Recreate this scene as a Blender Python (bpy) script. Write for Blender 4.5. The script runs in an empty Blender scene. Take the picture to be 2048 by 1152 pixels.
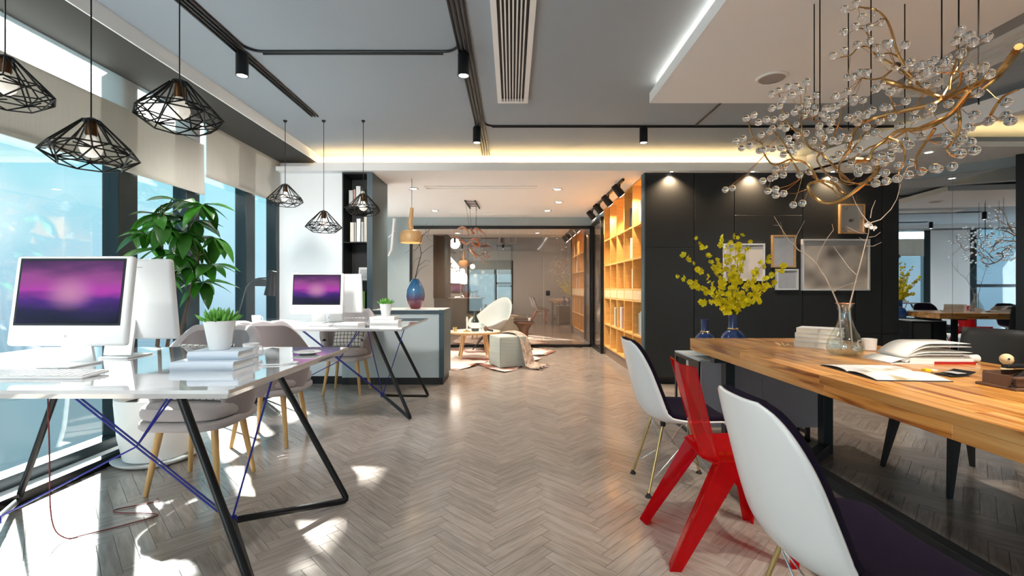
import bpy, bmesh, math, random
from math import sin, cos, pi, radians, sqrt
from mathutils import Vector, Matrix, noise

random.seed(7)
S = bpy.context.scene
C = S.collection
F = 930.0          # focal length in pixels of a 2048 wide frame
H = 1.15           # eye height

# ------------------------------------------------------------------ camera
cam_d = bpy.data.cameras.new('camera'); cam = bpy.data.objects.new('camera', cam_d); C.objects.link(cam)
cam_d.sensor_fit = 'HORIZONTAL'; cam_d.sensor_width = 36.0; cam_d.lens = F * 36.0 / 2048.0
cam_d.clip_start = 0.05; cam_d.clip_end = 200
cam.location = (0, 0, H); cam.rotation_euler = (pi / 2, 0, 0)
S.camera = cam
S.view_settings.view_transform = 'Standard'; S.view_settings.look = 'None'
S.view_settings.gamma = 1.0; S.view_settings.use_curve_mapping = False
S.view_settings.exposure = 1.34
S.cycles.max_bounces = 9; S.cycles.diffuse_bounces = 4; S.cycles.glossy_bounces = 4; S.cycles.transparent_max_bounces = 16

# ------------------------------------------------------------------ sky
W = bpy.data.worlds.new('world'); S.world = W; W.use_nodes = True
nt = W.node_tree; nt.nodes.clear()
def wn(t, **k):
    n = nt.nodes.new(t)
    for a, b in k.items(): setattr(n, a, b)
    return n
tc = wn('ShaderNodeTexCoord'); sep = wn('ShaderNodeSeparateXYZ'); nt.links.new(tc.outputs['Generated'], sep.inputs[0])
mr = wn('ShaderNodeMapRange'); mr.inputs[1].default_value = -0.5; mr.inputs[2].default_value = 0.7
nt.links.new(sep.outputs['Z'], mr.inputs[0])
cr = wn('ShaderNodeValToRGB'); nt.links.new(mr.outputs[0], cr.inputs[0])
e = cr.color_ramp.elements
e[0].position = 0.0; e[0].color = (0.22, 0.30, 0.32, 1)
e[1].position = 1.0; e[1].color = (0.30, 0.60, 0.74, 1)
for p, c in ((0.28, (0.20, 0.33, 0.38, 1)), (0.36, (0.30, 0.47, 0.58, 1)), (0.42, (0.42, 0.62, 0.74, 1)), (0.55, (0.36, 0.69, 0.78, 1)), (0.75, (0.33, 0.67, 0.76, 1))):
    q = e.new(p); q.color = c
nz = wn('ShaderNodeTexNoise'); nz.inputs['Scale'].default_value = 5.0; nz.inputs['Detail'].default_value = 3.0
nt.links.new(tc.outputs['Generated'], nz.inputs['Vector'])
cl = wn('ShaderNodeMapRange'); cl.inputs[1].default_value = 0.53; cl.inputs[2].default_value = 0.72; cl.inputs[4].default_value = 0.85
nt.links.new(nz.outputs['Fac'], cl.inputs[0])
mx = wn('ShaderNodeMix', data_type='RGBA'); nt.links.new(cl.outputs[0], mx.inputs[0])
nt.links.new(cr.outputs[0], mx.inputs[6]); mx.inputs[7].default_value = (0.80, 0.92, 0.95, 1)
bg = wn('ShaderNodeBackground'); nt.links.new(mx.outputs[2], bg.inputs[0]); bg.inputs[1].default_value = 0.54
nt.links.new(bg.outputs[0], wn('ShaderNodeOutputWorld').inputs[0])

# ------------------------------------------------------------------ lights
def sun(d, energy, angle, col):
    l = bpy.data.lights.new('sun', 'SUN'); l.energy = energy; l.angle = radians(angle); l.color = col
    o = bpy.data.objects.new('sun', l); C.objects.link(o)
    o.rotation_euler = Vector(d).to_track_quat('-Z', 'Y').to_euler(); o.location = (-8, 8, 8)
SUN_D = (0.64, -0.77, -0.72)
sun(SUN_D, 26.0, 2.2, (1.0, 0.96, 0.9))
def spot(loc, d, energy, size=90, blend=0.6, col=(1, 0.96, 0.92), r=0.03):
    l = bpy.data.lights.new('spot_light', 'SPOT'); l.energy = energy; l.spot_size = radians(size); l.spot_blend = blend
    l.color = col; l.shadow_soft_size = r
    o = bpy.data.objects.new('spot_light', l); C.objects.link(o); o.location = loc
    o.rotation_euler = Vector(d).to_track_quat('-Z', 'Y').to_euler()
    return o
def area(loc, d, sx, sy, energy, col):
    l = bpy.data.lights.new('window_daylight', 'AREA'); l.shape = 'RECTANGLE'; l.size = sx; l.size_y = sy; l.energy = energy; l.color = col
    o = bpy.data.objects.new('window_daylight', l); C.objects.link(o); o.location = loc
    o.rotation_euler = Vector(d).to_track_quat('-Z', 'Z').to_euler()
    return o

# ------------------------------------------------------------------ helpers
def at(px, py, d):
    "the point at depth d that a 2048x1152 picture of the place shows at px, py"
    return Vector(((px - 1024) * d / F, d, H - (py - 576) * d / F))

class MB:
    def __init__(s): s.v = []; s.f = []; s.uv = None
    def add(s, vs, fs):
        n = len(s.v); s.v += [Vector(p) for p in vs]; s.f += [tuple(i + n for i in f) for f in fs]; return s
    def box(s, a, b, m=None):
        (x0, y0, z0), (x1, y1, z1) = a, b
        vs = [Vector(p) for p in ((x0,y0,z0),(x1,y0,z0),(x1,y1,z0),(x0,y1,z0),(x0,y0,z1),(x1,y0,z1),(x1,y1,z1),(x0,y1,z1))]
        if m is not None: vs = [m @ p for p in vs]
        return s.add(vs, [(0,3,2,1),(4,5,6,7),(0,1,5,4),(1,2,6,5),(2,3,7,6),(3,0,4,7)])
    def rbox(s, a, b, r=0.01, m=None, seg=3):
        "box with rounded edges"
        bm = bmesh.new()
        c = [(a[i] + b[i]) / 2 for i in range(3)]; d = [abs(b[i] - a[i]) for i in range(3)]
        bmesh.ops.create_cube(bm, size=1)
        for v in bm.verts: v.co = Vector((v.co.x * d[0] + c[0], v.co.y * d[1] + c[1], v.co.z * d[2] + c[2]))
        r = min(r, min(d) * 0.49)
        bmesh.ops.bevel(bm, geom=list(bm.edges), offset=r, segments=seg, affect='EDGES', profile=0.5)
        bm.verts.index_update()
        vs = [v.co.copy() for v in bm.verts]; fs = [tuple(v.index for v in f.verts) for f in bm.faces]; bm.free()
        if m is not None: vs = [m @ p for p in vs]
        return s.add(vs, fs)
    def tube(s, pts, r, n=8, closed=False, cap=True):
        pts = [Vector(p) for p in pts]; k = len(pts)
        rs = r if isinstance(r, (list, tuple)) else [r] * k
        rings = []; up = None
        for i, p in enumerate(pts):
            if closed: t = pts[(i + 1) % k] - pts[i - 1]
            else: t = (pts[min(i + 1, k - 1)] - pts[max(i - 1, 0)])
            if t.length < 1e-9: t = Vector((0, 0, 1))
            t.normalize()
            if up is None: up = Vector((0, 0, 1)) if abs(t.z) < 0.9 else Vector((1, 0, 0))
            a = t.cross(up)
            if a.length < 1e-4: up = Vector((1, 0, 0)) if abs(t.x) < .9 else Vector((0, 1, 0)); a = t.cross(up)
            a.normalize(); b = a.cross(t); up = b
            rings.append([p + (a * cos(2 * pi * j / n) + b * sin(2 * pi * j / n)) * rs[i] for j in range(n)])
        base = len(s.v)
        for q in rings: s.v += q
        m = k if closed else k - 1
        for i in range(m):
            for j in range(n):
                i2 = (i + 1) % k; j2 = (j + 1) % n
                s.f.append((base + i * n + j, base + i * n + j2, base + i2 * n + j2, base + i2 * n + j))
        if cap and not closed:
            s.f.append(tuple(base + j for j in range(n))[::-1]); s.f.append(tuple(base + (k - 1) * n + j for j in range(n)))
        return s
    def cyl(s, a, b, r, r2=None, n=16):
        return s.tube([a, b], [r, r if r2 is None else r2], n)
    def lathe(s, prof, n=28, c=(0, 0, 0), cap=True):
        base = len(s.v); c = Vector(c)
        for r, z in prof:
            s.v += [c + Vector((r * cos(2 * pi * j / n), r * sin(2 * pi * j / n), z)) for j in range(n)]
        for i in range(len(prof) - 1):
            for j in range(n):
                j2 = (j + 1) % n
                s.f.append((base + i * n + j, base + i * n + j2, base + (i + 1) * n + j2, base + (i + 1) * n + j))
        if cap:
            if prof[0][0] > 1e-5: s.f.append(tuple(base + j for j in range(n))[::-1])
            if prof[-1][0] > 1e-5: s.f.append(tuple(base + (len(prof) - 1) * n + j for j in range(n)))
        return s
    def sphere(s, c, r, n=12, sz=1.0):
        return s.lathe([(max(1e-6, r * sin(pi * i / (n // 2 + 2))), -r * sz * cos(pi * i / (n // 2 + 2))) for i in range(n // 2 + 3)], n, c, cap=False)
    def prism(s, poly, z0, z1):
        n = len(poly); b = len(s.v)
        s.v += [Vector((x, y, z0)) for x, y in poly] + [Vector((x, y, z1)) for x, y in poly]
        s.f.append(tuple(b + i for i in range(n))[::-1]); s.f.append(tuple(b + n + i for i in range(n)))
        for i in range(n):
            j = (i + 1) % n; s.f.append((b + i, b + j, b + n + j, b + n + i))
        return s
    def grid(s, fn, nu, nv, wrap=False):
        b = len(s.v)
        for i in range(nu + 1):
            for j in range(nv + 1): s.v.append(Vector(fn(i / nu, j / nv)))
        for i in range(nu):
            for j in range(nv):
                s.f.append((b + i*(nv+1)+j, b + (i+1)*(nv+1)+j, b + (i+1)*(nv+1)+j+1, b + i*(nv+1)+j+1))
        return s
    def build(s, name, m, parent=None, world=True, smooth=40, recalc=True, **mods):
        me = bpy.data.meshes.new(name)
        off = Vector((0, 0, 0))
        if parent is not None and world:
            p = parent
            while p is not None: off += Vector(p.location); p = p.parent
        me.from_pydata([tuple(p - off) for p in s.v], [], s.f)
        if recalc:
            bm = bmesh.new(); bm.from_mesh(me); bmesh.ops.recalc_face_normals(bm, faces=bm.faces); bm.to_mesh(me); bm.free()
        me.materials.append(M[m] if isinstance(m, str) else m)
        if smooth:
            me.polygons.foreach_set('use_smooth', [True] * len(me.polygons))
            if smooth < 180: me.set_sharp_from_angle(angle=radians(smooth))
        return link(name, me, parent, **mods)

def link(name, me, parent=None, solid=None, sub=None, bevel=None, loc=None):
    o = bpy.data.objects.new(name, me); C.objects.link(o)
    if parent is not None: o.parent = parent
    if loc is not None: o.location = loc
    if solid:
        q = o.modifiers.new('solid', 'SOLIDIFY'); q.thickness = abs(solid); q.offset = 1 if solid > 0 else -1
    if bevel:
        q = o.modifiers.new('bevel', 'BEVEL'); q.width = bevel; q.segments = 2; q.limit_method = 'ANGLE'
    if sub:
        q = o.modifiers.new('sub', 'SUBSURF'); q.levels = q.render_levels = sub
    return o

def tag(o, label=None, cat=None, group=None, kind=None):
    if label: o['label'] = label
    if cat: o['category'] = cat
    if group: o['group'] = group
    if kind: o['kind'] = kind
    return o
def thing(name, label, cat, loc=(0, 0, 0), rz=0.0, group=None):
    o = bpy.data.objects.new(name, None); C.objects.link(o); o.empty_display_size = 0.05
    o.location = loc; o.rotation_euler = (0, 0, rz)
    return tag(o, label, cat, group)
def struct(name, mb, m, parent=None, **k):
    o = mb.build(name, m, parent, **k)
    if parent is None: o['kind'] = 'structure'
    return o
def kids(o): return [c for c in bpy.data.objects if c.parent == o]
def dup(o, loc, rz, label, group=None):
    "a copy of a thing with copies of its parts and their sub-parts"
    r = o.copy(); C.objects.link(r); r.location = loc; r.rotation_euler = (0, 0, rz); r['label'] = label
    if group: r['group'] = group
    for ch in kids(o):
        c = ch.copy(); C.objects.link(c); c.parent = r
        for g in kids(ch):
            d = g.copy(); C.objects.link(d); d.parent = c
    return r

# ------------------------------------------------------------------ materials
M = {}
def mat(name, col, rough=0.5, metal=0.0, var=0.0, scale=6.0, stretch=(1, 1, 1), bump=0.0, bscale=60.0, trans=0.0, ior=1.45, emit=None, es=0.0, coat=0.0, alpha=1.0, spec=0.5, sheen=0.0, objvar=0.0, isl=False):
    m = bpy.data.materials.new(name); m.use_nodes = True; M[name] = m
    t = m.node_tree; b = t.nodes['Principled BSDF']; L = t.links.new
    b.inputs['Base Color'].default_value = (*col, 1); b.inputs['Roughness'].default_value = rough; b.inputs['Metallic'].default_value = metal
    b.inputs['Transmission Weight'].default_value = trans; b.inputs['IOR'].default_value = ior; b.inputs['Coat Weight'].default_value = coat
    b.inputs['Alpha'].default_value = alpha; b.inputs['Specular IOR Level'].default_value = spec; b.inputs['Sheen Weight'].default_value = sheen
    if emit: b.inputs['Emission Color'].default_value = (*emit, 1); b.inputs['Emission Strength'].default_value = es
    tc = mp = None
    if var or bump:
        tc = t.nodes.new('ShaderNodeTexCoord'); mp = t.nodes.new('ShaderNodeMapping'); mp.inputs['Scale'].default_value = stretch
        L(tc.outputs['Object'], mp.inputs[0])
    fac = None
    if var:
        n = t.nodes.new('ShaderNodeTexNoise'); n.inputs['Scale'].default_value = scale; n.inputs['Detail'].default_value = 6; n.inputs['Roughness'].default_value = 0.6
        L(mp.outputs[0], n.inputs['Vector'])
        r = t.nodes.new('ShaderNodeMapRange'); r.inputs[1].default_value = 0.3; r.inputs[2].default_value = 0.7; r.inputs[3].default_value = 1 - var; r.inputs[4].default_value = 1 + var
        L(n.outputs['Fac'], r.inputs[0]); fac = r.outputs[0]
    if objvar:
        oi = t.nodes.new('ShaderNodeObjectInfo'); src = oi.outputs['Random']
        r = t.nodes.new('ShaderNodeMapRange'); r.inputs[3].default_value = 1 - objvar; r.inputs[4].default_value = 1 + objvar
        L(src, r.inputs[0])
        if fac is not None:
            mu = t.nodes.new('ShaderNodeMath'); mu.operation = 'MULTIPLY'; L(fac, mu.inputs[0]); L(r.outputs[0], mu.inputs[1]); fac = mu.outputs[0]
        else: fac = r.outputs[0]
    if fac is not None:
        vm = t.nodes.new('ShaderNodeVectorMath'); vm.operation = 'SCALE'; vm.inputs[0].default_value = col
        L(fac, vm.inputs['Scale']); L(vm.outputs[0], b.inputs['Base Color'])
    if bump:
        n = t.nodes.new('ShaderNodeTexNoise'); n.inputs['Scale'].default_value = bscale; n.inputs['Detail'].default_value = 4
        L(mp.outputs[0], n.inputs['Vector'])
        bp = t.nodes.new('ShaderNodeBump'); bp.inputs['Strength'].default_value = bump; bp.inputs['Distance'].default_value = 0.01
        L(n.outputs['Fac'], bp.inputs['Height']); L(bp.outputs[0], b.inputs['Normal'])
    return m
def panes(name, tint, gloss, rough=0.0, gcol=(1, 1, 1)):
    "clear sheet of glass: part see-through, part mirror"
    m = bpy.data.materials.new(name); m.use_nodes = True; M[name] = m; t = m.node_tree; t.nodes.clear(); L = t.links.new
    a = t.nodes.new('ShaderNodeBsdfTransparent'); a.inputs[0].default_value = (*tint, 1)
    g = t.nodes.new('ShaderNodeBsdfGlossy'); g.inputs['Roughness'].default_value = rough; g.inputs[0].default_value = (*gcol, 1)
    mx = t.nodes.new('ShaderNodeMixShader'); mx.inputs[0].default_value = gloss
    L(a.outputs[0], mx.inputs[1]); L(g.outputs[0], mx.inputs[2])
    L(mx.outputs[0], t.nodes.new('ShaderNodeOutputMaterial').inputs[0])
    return m

mat('ceiling_grey', (0.345, 0.39, 0.44), 0.85, bump=0.05, bscale=200)
mat('soffit_grey', (0.045, 0.042, 0.038), 0.8)
mat('white_paint', (0.86, 0.87, 0.89), 0.7)
mat('wall_paint', (0.88, 0.91, 0.93), 0.75, bump=0.03, bscale=150)
mat('wall_bluegrey', (0.33, 0.40, 0.43), 0.75)
mat('taupe_wall', (0.33, 0.29, 0.26), 0.75)
mat('black_metal', (0.012, 0.013, 0.015), 0.35, metal=0.3)
mat('frame_teal', (0.012, 0.022, 0.026), 0.3, metal=0.2)
mat('sill_white', (0.8, 0.8, 0.8), 0.5)
mat('blind', (0.44, 0.42, 0.375), 0.85, var=0.04, scale=3, stretch=(40, 40, 1), bump=0.15, bscale=8)
mat('slate_cabinet', (0.030, 0.030, 0.029), 0.38, var=0.05, scale=3, spec=0.4)
mat('slate_edge', (0.05, 0.085, 0.105), 0.45)
mat('panel_grey', (0.52, 0.60, 0.62), 0.5)
mat('black_inside', (0.01, 0.01, 0.011), 0.5)
mat('honey_wood', (0.70, 0.40, 0.12), 0.45, var=0.12, scale=5, stretch=(1, 1, 8))
mat('pale_wood', (0.72, 0.55, 0.32), 0.5, var=0.08, scale=5, stretch=(8, 1, 8))
mat('oak_leg', (0.58, 0.36, 0.14), 0.4, var=0.12, scale=6, stretch=(10, 10, 1))
mat('light_wood', (0.66, 0.40, 0.18), 0.42, var=0.12, scale=6, stretch=(10, 2, 2))
mat('dark_wood', (0.045, 0.03, 0.024), 0.35, var=0.1)
mat('walnut', (0.13, 0.07, 0.045), 0.35, var=0.2, scale=6, stretch=(6, 6, 1))
mat('charcoal_wood', (0.03, 0.03, 0.03), 0.45)
mat('desk_white', (0.62, 0.63, 0.65), 0.05, coat=1.0, spec=1.0)
mat('desk_edge', (0.55, 0.5, 0.44), 0.4)
mat('white_plastic', (0.82, 0.82, 0.82), 0.28)
mat('shell_white', (0.80, 0.80, 0.80), 0.22, coat=0.3)
mat('computer_white', (0.85, 0.85, 0.85), 0.25)
mat('paper', (0.85, 0.84, 0.81), 0.8)
mat('cover_white', (0.80, 0.80, 0.79), 0.55)
mat('cover_blue_grey', (0.55, 0.63, 0.72), 0.5)
mat('ceramic', (0.85, 0.85, 0.85), 0.18, coat=0.4)
mat('pot_white', (0.82, 0.81, 0.79), 0.5, bump=0.35, bscale=16)
mat('pad_purple', (0.006, 0.003, 0.013), 0.9, spec=0.2)
mat('brass', (0.62, 0.46, 0.20), 0.28, metal=0.9)
mat('gold', (0.50, 0.30, 0.115), 0.27, metal=1.0, var=0.15, scale=30)
mat('chrome', (0.8, 0.8, 0.8), 0.15, metal=1.0)
mat('rubber', (0.01, 0.01, 0.01), 0.6)
mat('grey_fabric', (0.42, 0.38, 0.38), 0.95, bump=0.2, bscale=300, sheen=0.2)
mat('grey_fabric_dark', (0.30, 0.26, 0.26), 0.95, bump=0.2, bscale=300, sheen=0.2)
mat('sage_fabric', (0.42, 0.46, 0.42), 0.9, bump=0.1, bscale=200)
mat('throw_fabric', (0.42, 0.34, 0.29), 0.95, var=0.6, scale=14, bump=0.4, bscale=40)
mat('pale_shell', (0.42, 0.47, 0.47), 0.5)
mat('copper', (0.62, 0.30, 0.20), 0.3, metal=0.85)
mat('leaf', (0.035, 0.16, 0.012), 0.32, var=0.4, scale=9, objvar=0.35, coat=0.2)
mat('leaf_succulent', (0.10, 0.30, 0.04), 0.4, var=0.2, scale=40, objvar=0.25)
mat('soil', (0.05, 0.035, 0.02), 0.95, bump=0.8, bscale=60)
mat('bark', (0.09, 0.06, 0.04), 0.85, bump=0.5, bscale=80)
mat('twig_dark', (0.06, 0.05, 0.045), 0.7)
mat('twig_pale', (0.62, 0.50, 0.40), 0.6, var=0.1, scale=30)
mat('stem_green', (0.10, 0.14, 0.03), 0.6)
mat('petal_yellow', (0.86, 0.74, 0.005), 0.5, objvar=0.15)
mat('petal_white', (0.85, 0.82, 0.8), 0.6)
mat('cobalt', (0.008, 0.045, 0.19), 0.1, coat=0.7, var=0.1)
mat('cable_blue', (0.012, 0.018, 0.26), 0.45)
mat('cable_red', (0.16, 0.02, 0.02), 0.5)
mat('black_plastic', (0.012, 0.012, 0.013), 0.35)
mat('lamp_black', (0.010, 0.011, 0.013), 0.45)
mat('wire_black', (0.01, 0.008, 0.006), 0.4, metal=0.5)
mat('socket_bronze', (0.09, 0.04, 0.015), 0.35, metal=0.8)
mat('bulb', (0.9, 0.88, 0.85), 0.08, emit=(1, 0.88, 0.72), es=0.16, alpha=0.55)
mat('lamp_lens', (1, 1, 1), 0.3, emit=(1, 0.95, 0.88), es=6.0)
mat('strip_warm', (1, 0.9, 0.7), 0.5, emit=(1, 0.64, 0.26), es=11.0)
mat('strip_dim', (1, 0.85, 0.6), 0.5, emit=(1, 0.70, 0.36), es=1.5)
mat('strip_cool', (1, 0.95, 0.85), 0.5, emit=(1, 0.9, 0.72), es=14.0)
mat('shade_glow', (1, 0.9, 0.75), 0.5, emit=(1, 0.85, 0.6), es=3.0)
mat('speaker_cloth', (0.36, 0.33, 0.32), 0.9)
mat('art_grey', (0.48, 0.48, 0.49), 0.6, var=0.15, scale=5)
mat('frame_white', (0.75, 0.75, 0.74), 0.4)
mat('frame_oak', (0.55, 0.33, 0.14), 0.45, var=0.1, stretch=(1, 1, 8))
mat('mat_board', (0.42, 0.40, 0.38), 0.8)
mat('book_cream', (0.75, 0.70, 0.60), 0.6, objvar=0.12)
mat('book_mauve', (0.25, 0.16, 0.19), 0.6)
mat('book_green', (0.14, 0.30, 0.07), 0.6, objvar=0.3)
mat('book_dark', (0.06, 0.06, 0.07), 0.6)
mat('book_pink', (0.55, 0.33, 0.28), 0.6)
mat('book_grey', (0.48, 0.48, 0.47), 0.6, objvar=0.2)
mat('book_red', (0.42, 0.02, 0.02), 0.5)
mat('lilac_grey', (0.42, 0.41, 0.45), 0.45)
mat('table_steel', (0.035, 0.037, 0.04), 0.4, metal=0.4)
mat('stain_brown', (0.16, 0.075, 0.03), 0.5, var=0.25, scale=8, stretch=(1, 8, 8))
mat('figure_wood', (0.72, 0.56, 0.33), 0.45)
mat('candle', (0.85, 0.82, 0.75), 0.6)
mat('bottle', (0.02, 0.035, 0.03), 0.08, coat=0.5)
mat('glass', (0.95, 0.97, 0.97), 0.0, trans=1.0, ior=1.45)
mat('crystal', (1, 1, 1), 0.0, trans=1.0, ior=1.5)
mat('tile_grey', (0.30, 0.26, 0.23), 0.12, var=0.08, scale=3)
mat('joint', (0.11, 0.085, 0.07), 0.8)
mat('base_brown', (0.22, 0.15, 0.11), 0.5)
panes('window_glass', (0.93, 0.97, 0.98), 0.06)
panes('partition_glass', (0.92, 0.86, 0.81), 0.30, gcol=(0.85, 0.78, 0.72))
panes('clear_thin', (0.93, 0.96, 0.96), 0.12)
mat('mirror_dark', (0.48, 0.53, 0.58), 0.015, metal=1.0)

def nodes_of(name):
    m = bpy.data.materials.new(name); m.use_nodes = True; M[name] = m
    t = m.node_tree
    return m, t, t.nodes['Principled BSDF'], t.links.new
# parquet: grain along each plank, tone by plank
m, t, b, L = nodes_of('parquet')
uv = t.nodes.new('ShaderNodeUVMap'); uv.uv_map = 'plank'
geo = t.nodes.new('ShaderNodeNewGeometry'); oi = t.nodes.new('ShaderNodeObjectInfo')
ad = t.nodes.new('ShaderNodeMath'); ad.operation = 'ADD'; L(geo.outputs['Random Per Island'], ad.inputs[0]); L(oi.outputs['Random'], ad.inputs[1])
fr = t.nodes.new('ShaderNodeMath'); fr.operation = 'FRACT'; L(ad.outputs[0], fr.inputs[0])
mp = t.nodes.new('ShaderNodeMapping'); mp.inputs['Scale'].default_value = (6, 60, 1); L(uv.outputs[0], mp.inputs[0])
n = t.nodes.new('ShaderNodeTexNoise'); n.noise_dimensions = '4D'; n.inputs['Scale'].default_value = 1.0; n.inputs['Detail'].default_value = 5; n.inputs['Distortion'].default_value = 0.6
L(mp.outputs[0], n.inputs['Vector'])
wm = t.nodes.new('ShaderNodeMath'); wm.operation = 'MULTIPLY'; wm.inputs[1].default_value = 37.0; L(fr.outputs[0], wm.inputs[0]); L(wm.outputs[0], n.inputs['W'])
cr = t.nodes.new('ShaderNodeValToRGB'); L(n.outputs['Fac'], cr.inputs[0])
e = cr.color_ramp.elements; e[0].position = 0.32; e[0].color = (0.25, 0.205, 0.173, 1); e[1].position = 0.62; e[1].color = (0.345, 0.30, 0.265, 1)
tn = t.nodes.new('ShaderNodeMapRange'); tn.inputs[3].default_value = 0.88; tn.inputs[4].default_value = 1.07; L(fr.outputs[0], tn.inputs[0])
vm = t.nodes.new('ShaderNodeVectorMath'); vm.operation = 'SCALE'; L(cr.outputs[0], vm.inputs[0]); L(tn.outputs[0], vm.inputs['Scale'])
L(vm.outputs[0], b.inputs['Base Color']); b.inputs['Roughness'].default_value = 0.24; b.inputs['Coat Weight'].default_value = 0.35; b.inputs['Coat Roughness'].default_value = 0.10
bp = t.nodes.new('ShaderNodeBump'); bp.inputs['Strength'].default_value = 0.04; bp.inputs['Distance'].default_value = 0.004; L(n.outputs['Fac'], bp.inputs['Height']); L(bp.outputs[0], b.inputs['Normal'])
# table staves: strong grain along the depth axis, tone by piece
m, t, b, L = nodes_of('stave')
tcn = t.nodes.new('ShaderNodeTexCoord'); oi = t.nodes.new('ShaderNodeObjectInfo')
mp = t.nodes.new('ShaderNodeMapping'); mp.inputs['Scale'].default_value = (22, 1.6, 22); L(tcn.outputs['Object'], mp.inputs[0])
n = t.nodes.new('ShaderNodeTexNoise'); n.noise_dimensions = '4D'; n.inputs['Scale'].default_value = 1.0; n.inputs['Detail'].default_value = 4; n.inputs['Distortion'].default_value = 0.9
L(mp.outputs[0], n.inputs['Vector'])
wm = t.nodes.new('ShaderNodeMath'); wm.operation = 'MULTIPLY'; wm.inputs[1].default_value = 53.0; L(oi.outputs['Random'], wm.inputs[0]); L(wm.outputs[0], n.inputs['W'])
cr = t.nodes.new('ShaderNodeValToRGB'); L(n.outputs['Fac'], cr.inputs[0])
e = cr.color_ramp.elements; e[0].position = 0.33; e[0].color = (0.26, 0.065, 0.01, 1); e[1].position = 0.66; e[1].color = (0.80, 0.44, 0.15, 1)
q = e.new(0.46); q.color = (0.66, 0.29, 0.06, 1)
tn = t.nodes.new('ShaderNodeMapRange'); tn.inputs[3].default_value = 0.80; tn.inputs[4].default_value = 1.2; L(oi.outputs['Random'], tn.inputs[0])
vm = t.nodes.new('ShaderNodeVectorMath'); vm.operation = 'SCALE'; L(cr.outputs[0], vm.inputs[0]); L(tn.outputs[0], vm.inputs['Scale'])
L(vm.outputs[0], b.inputs['Base Color']); b.inputs['Roughness'].default_value = 0.28; b.inputs['Coat Weight'].default_value = 0.2
# checked cushion
m, t, b, L = nodes_of('checked')
tcn = t.nodes.new('ShaderNodeTexCoord'); sp = t.nodes.new('ShaderNodeSeparateXYZ'); L(tcn.outputs['Object'], sp.inputs[0])
outs = []
for ax in ('X', 'Z'):
    a = t.nodes.new('ShaderNodeMath'); a.operation = 'MULTIPLY'; a.inputs[1].default_value = 26.0; L(sp.outputs[ax], a.inputs[0])
    f = t.nodes.new('ShaderNodeMath'); f.operation = 'FRACT'; L(a.outputs[0], f.inputs[0])
    c = t.nodes.new('ShaderNodeMath'); c.operation = 'LESS_THAN'; c.inputs[1].default_value = 0.14; L(f.outputs[0], c.inputs[0]); outs.append(c)
mxn = t.nodes.new('ShaderNodeMath'); mxn.operation = 'MAXIMUM'; L(outs[0].outputs[0], mxn.inputs[0]); L(outs[1].outputs[0], mxn.inputs[1])
mc = t.nodes.new('ShaderNodeMix'); mc.data_type = 'RGBA'; L(mxn.outputs[0], mc.inputs[0]); mc.inputs[6].default_value = (0.75, 0.73, 0.68, 1); mc.inputs[7].default_value = (0.03, 0.03, 0.03, 1)
L(mc.outputs[2], b.inputs['Base Color']); b.inputs['Roughness'].default_value = 0.95
# desktop picture on the screens: purple aurora over dark hills (object coords: x across, z up, metres)
m, t, b, L = nodes_of('screen')
tcn = t.nodes.new('ShaderNodeTexCoord'); sp = t.nodes.new('ShaderNodeSeparateXYZ'); L(tcn.outputs['Object'], sp.inputs[0])
n = t.nodes.new('ShaderNodeTexNoise'); n.inputs['Scale'].default_value = 7.0; n.inputs['Detail'].default_value = 2
mp = t.nodes.new('ShaderNodeMapping'); mp.inputs['Rotation'].default_value = (0, 0.6, 0); mp.inputs['Scale'].default_value = (0.6, 1, 2.4); L(tcn.outputs['Object'], mp.inputs[0]); L(mp.outputs[0], n.inputs['Vector'])
h = t.nodes.new('ShaderNodeMath'); h.operation = 'MULTIPLY_ADD'; h.inputs[1].default_value = 0.10; L(n.outputs['Fac'], h.inputs[0]); L(sp.outputs['Z'], h.inputs[2])
mr = t.nodes.new('ShaderNodeMapRange'); mr.inputs[1].default_value = -0.09; mr.inputs[2].default_value = 0.20; L(h.outputs[0], mr.inputs[0])
cr = t.nodes.new('ShaderNodeValToRGB'); L(mr.outputs[0], cr.inputs[0])
e = cr.color_ramp.elements; e[0].position = 0.0; e[0].color = (0.004, 0.004, 0.012, 1); e[1].position = 1.0; e[1].color = (0.045, 0.012, 0.07, 1)
for p, c in ((0.22, (0.015, 0.008, 0.06, 1)), (0.36, (0.07, 0.012, 0.20, 1)), (0.50, (0.42, 0.04, 0.38, 1)), (0.68, (0.30, 0.06, 0.26, 1)), (0.84, (0.11, 0.03, 0.13, 1))):
    q = e.new(p); q.color = c
# pale flare in the middle
x2 = t.nodes.new('ShaderNodeVectorMath'); x2.operation = 'LENGTH'
mp2 = t.nodes.new('ShaderNodeMapping'); mp2.inputs['Scale'].default_value = (7, 0, 10.0); mp2.inputs['Location'].default_value = (0.0, 0, 0.05); L(tcn.outputs['Object'], mp2.inputs[0]); L(mp2.outputs[0], x2.inputs[0])
fm = t.nodes.new('ShaderNodeMapRange'); fm.inputs[1].default_value = 0.0; fm.inputs[2].default_value = 0.9; fm.inputs[3].default_value = 0.75; fm.inputs[4].default_value = 0.0; fm.interpolation_type = 'SMOOTHSTEP'; L(x2.outputs['Value'], fm.inputs[0])
mc = t.nodes.new('ShaderNodeMix'); mc.data_type = 'RGBA'; L(fm.outputs[0], mc.inputs[0]); L(cr.outputs[0], mc.inputs[6]); mc.inputs[7].default_value = (0.55, 0.26, 0.40, 1)
b.inputs['Base Color'].default_value = (0.005, 0.005, 0.006, 1); b.inputs['Roughness'].default_value = 0.25; b.inputs['Specular IOR Level'].default_value = 0.2
L(mc.outputs[2], b.inputs['Emission Color']); b.inputs['Emission Strength'].default_value = 0.42
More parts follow.
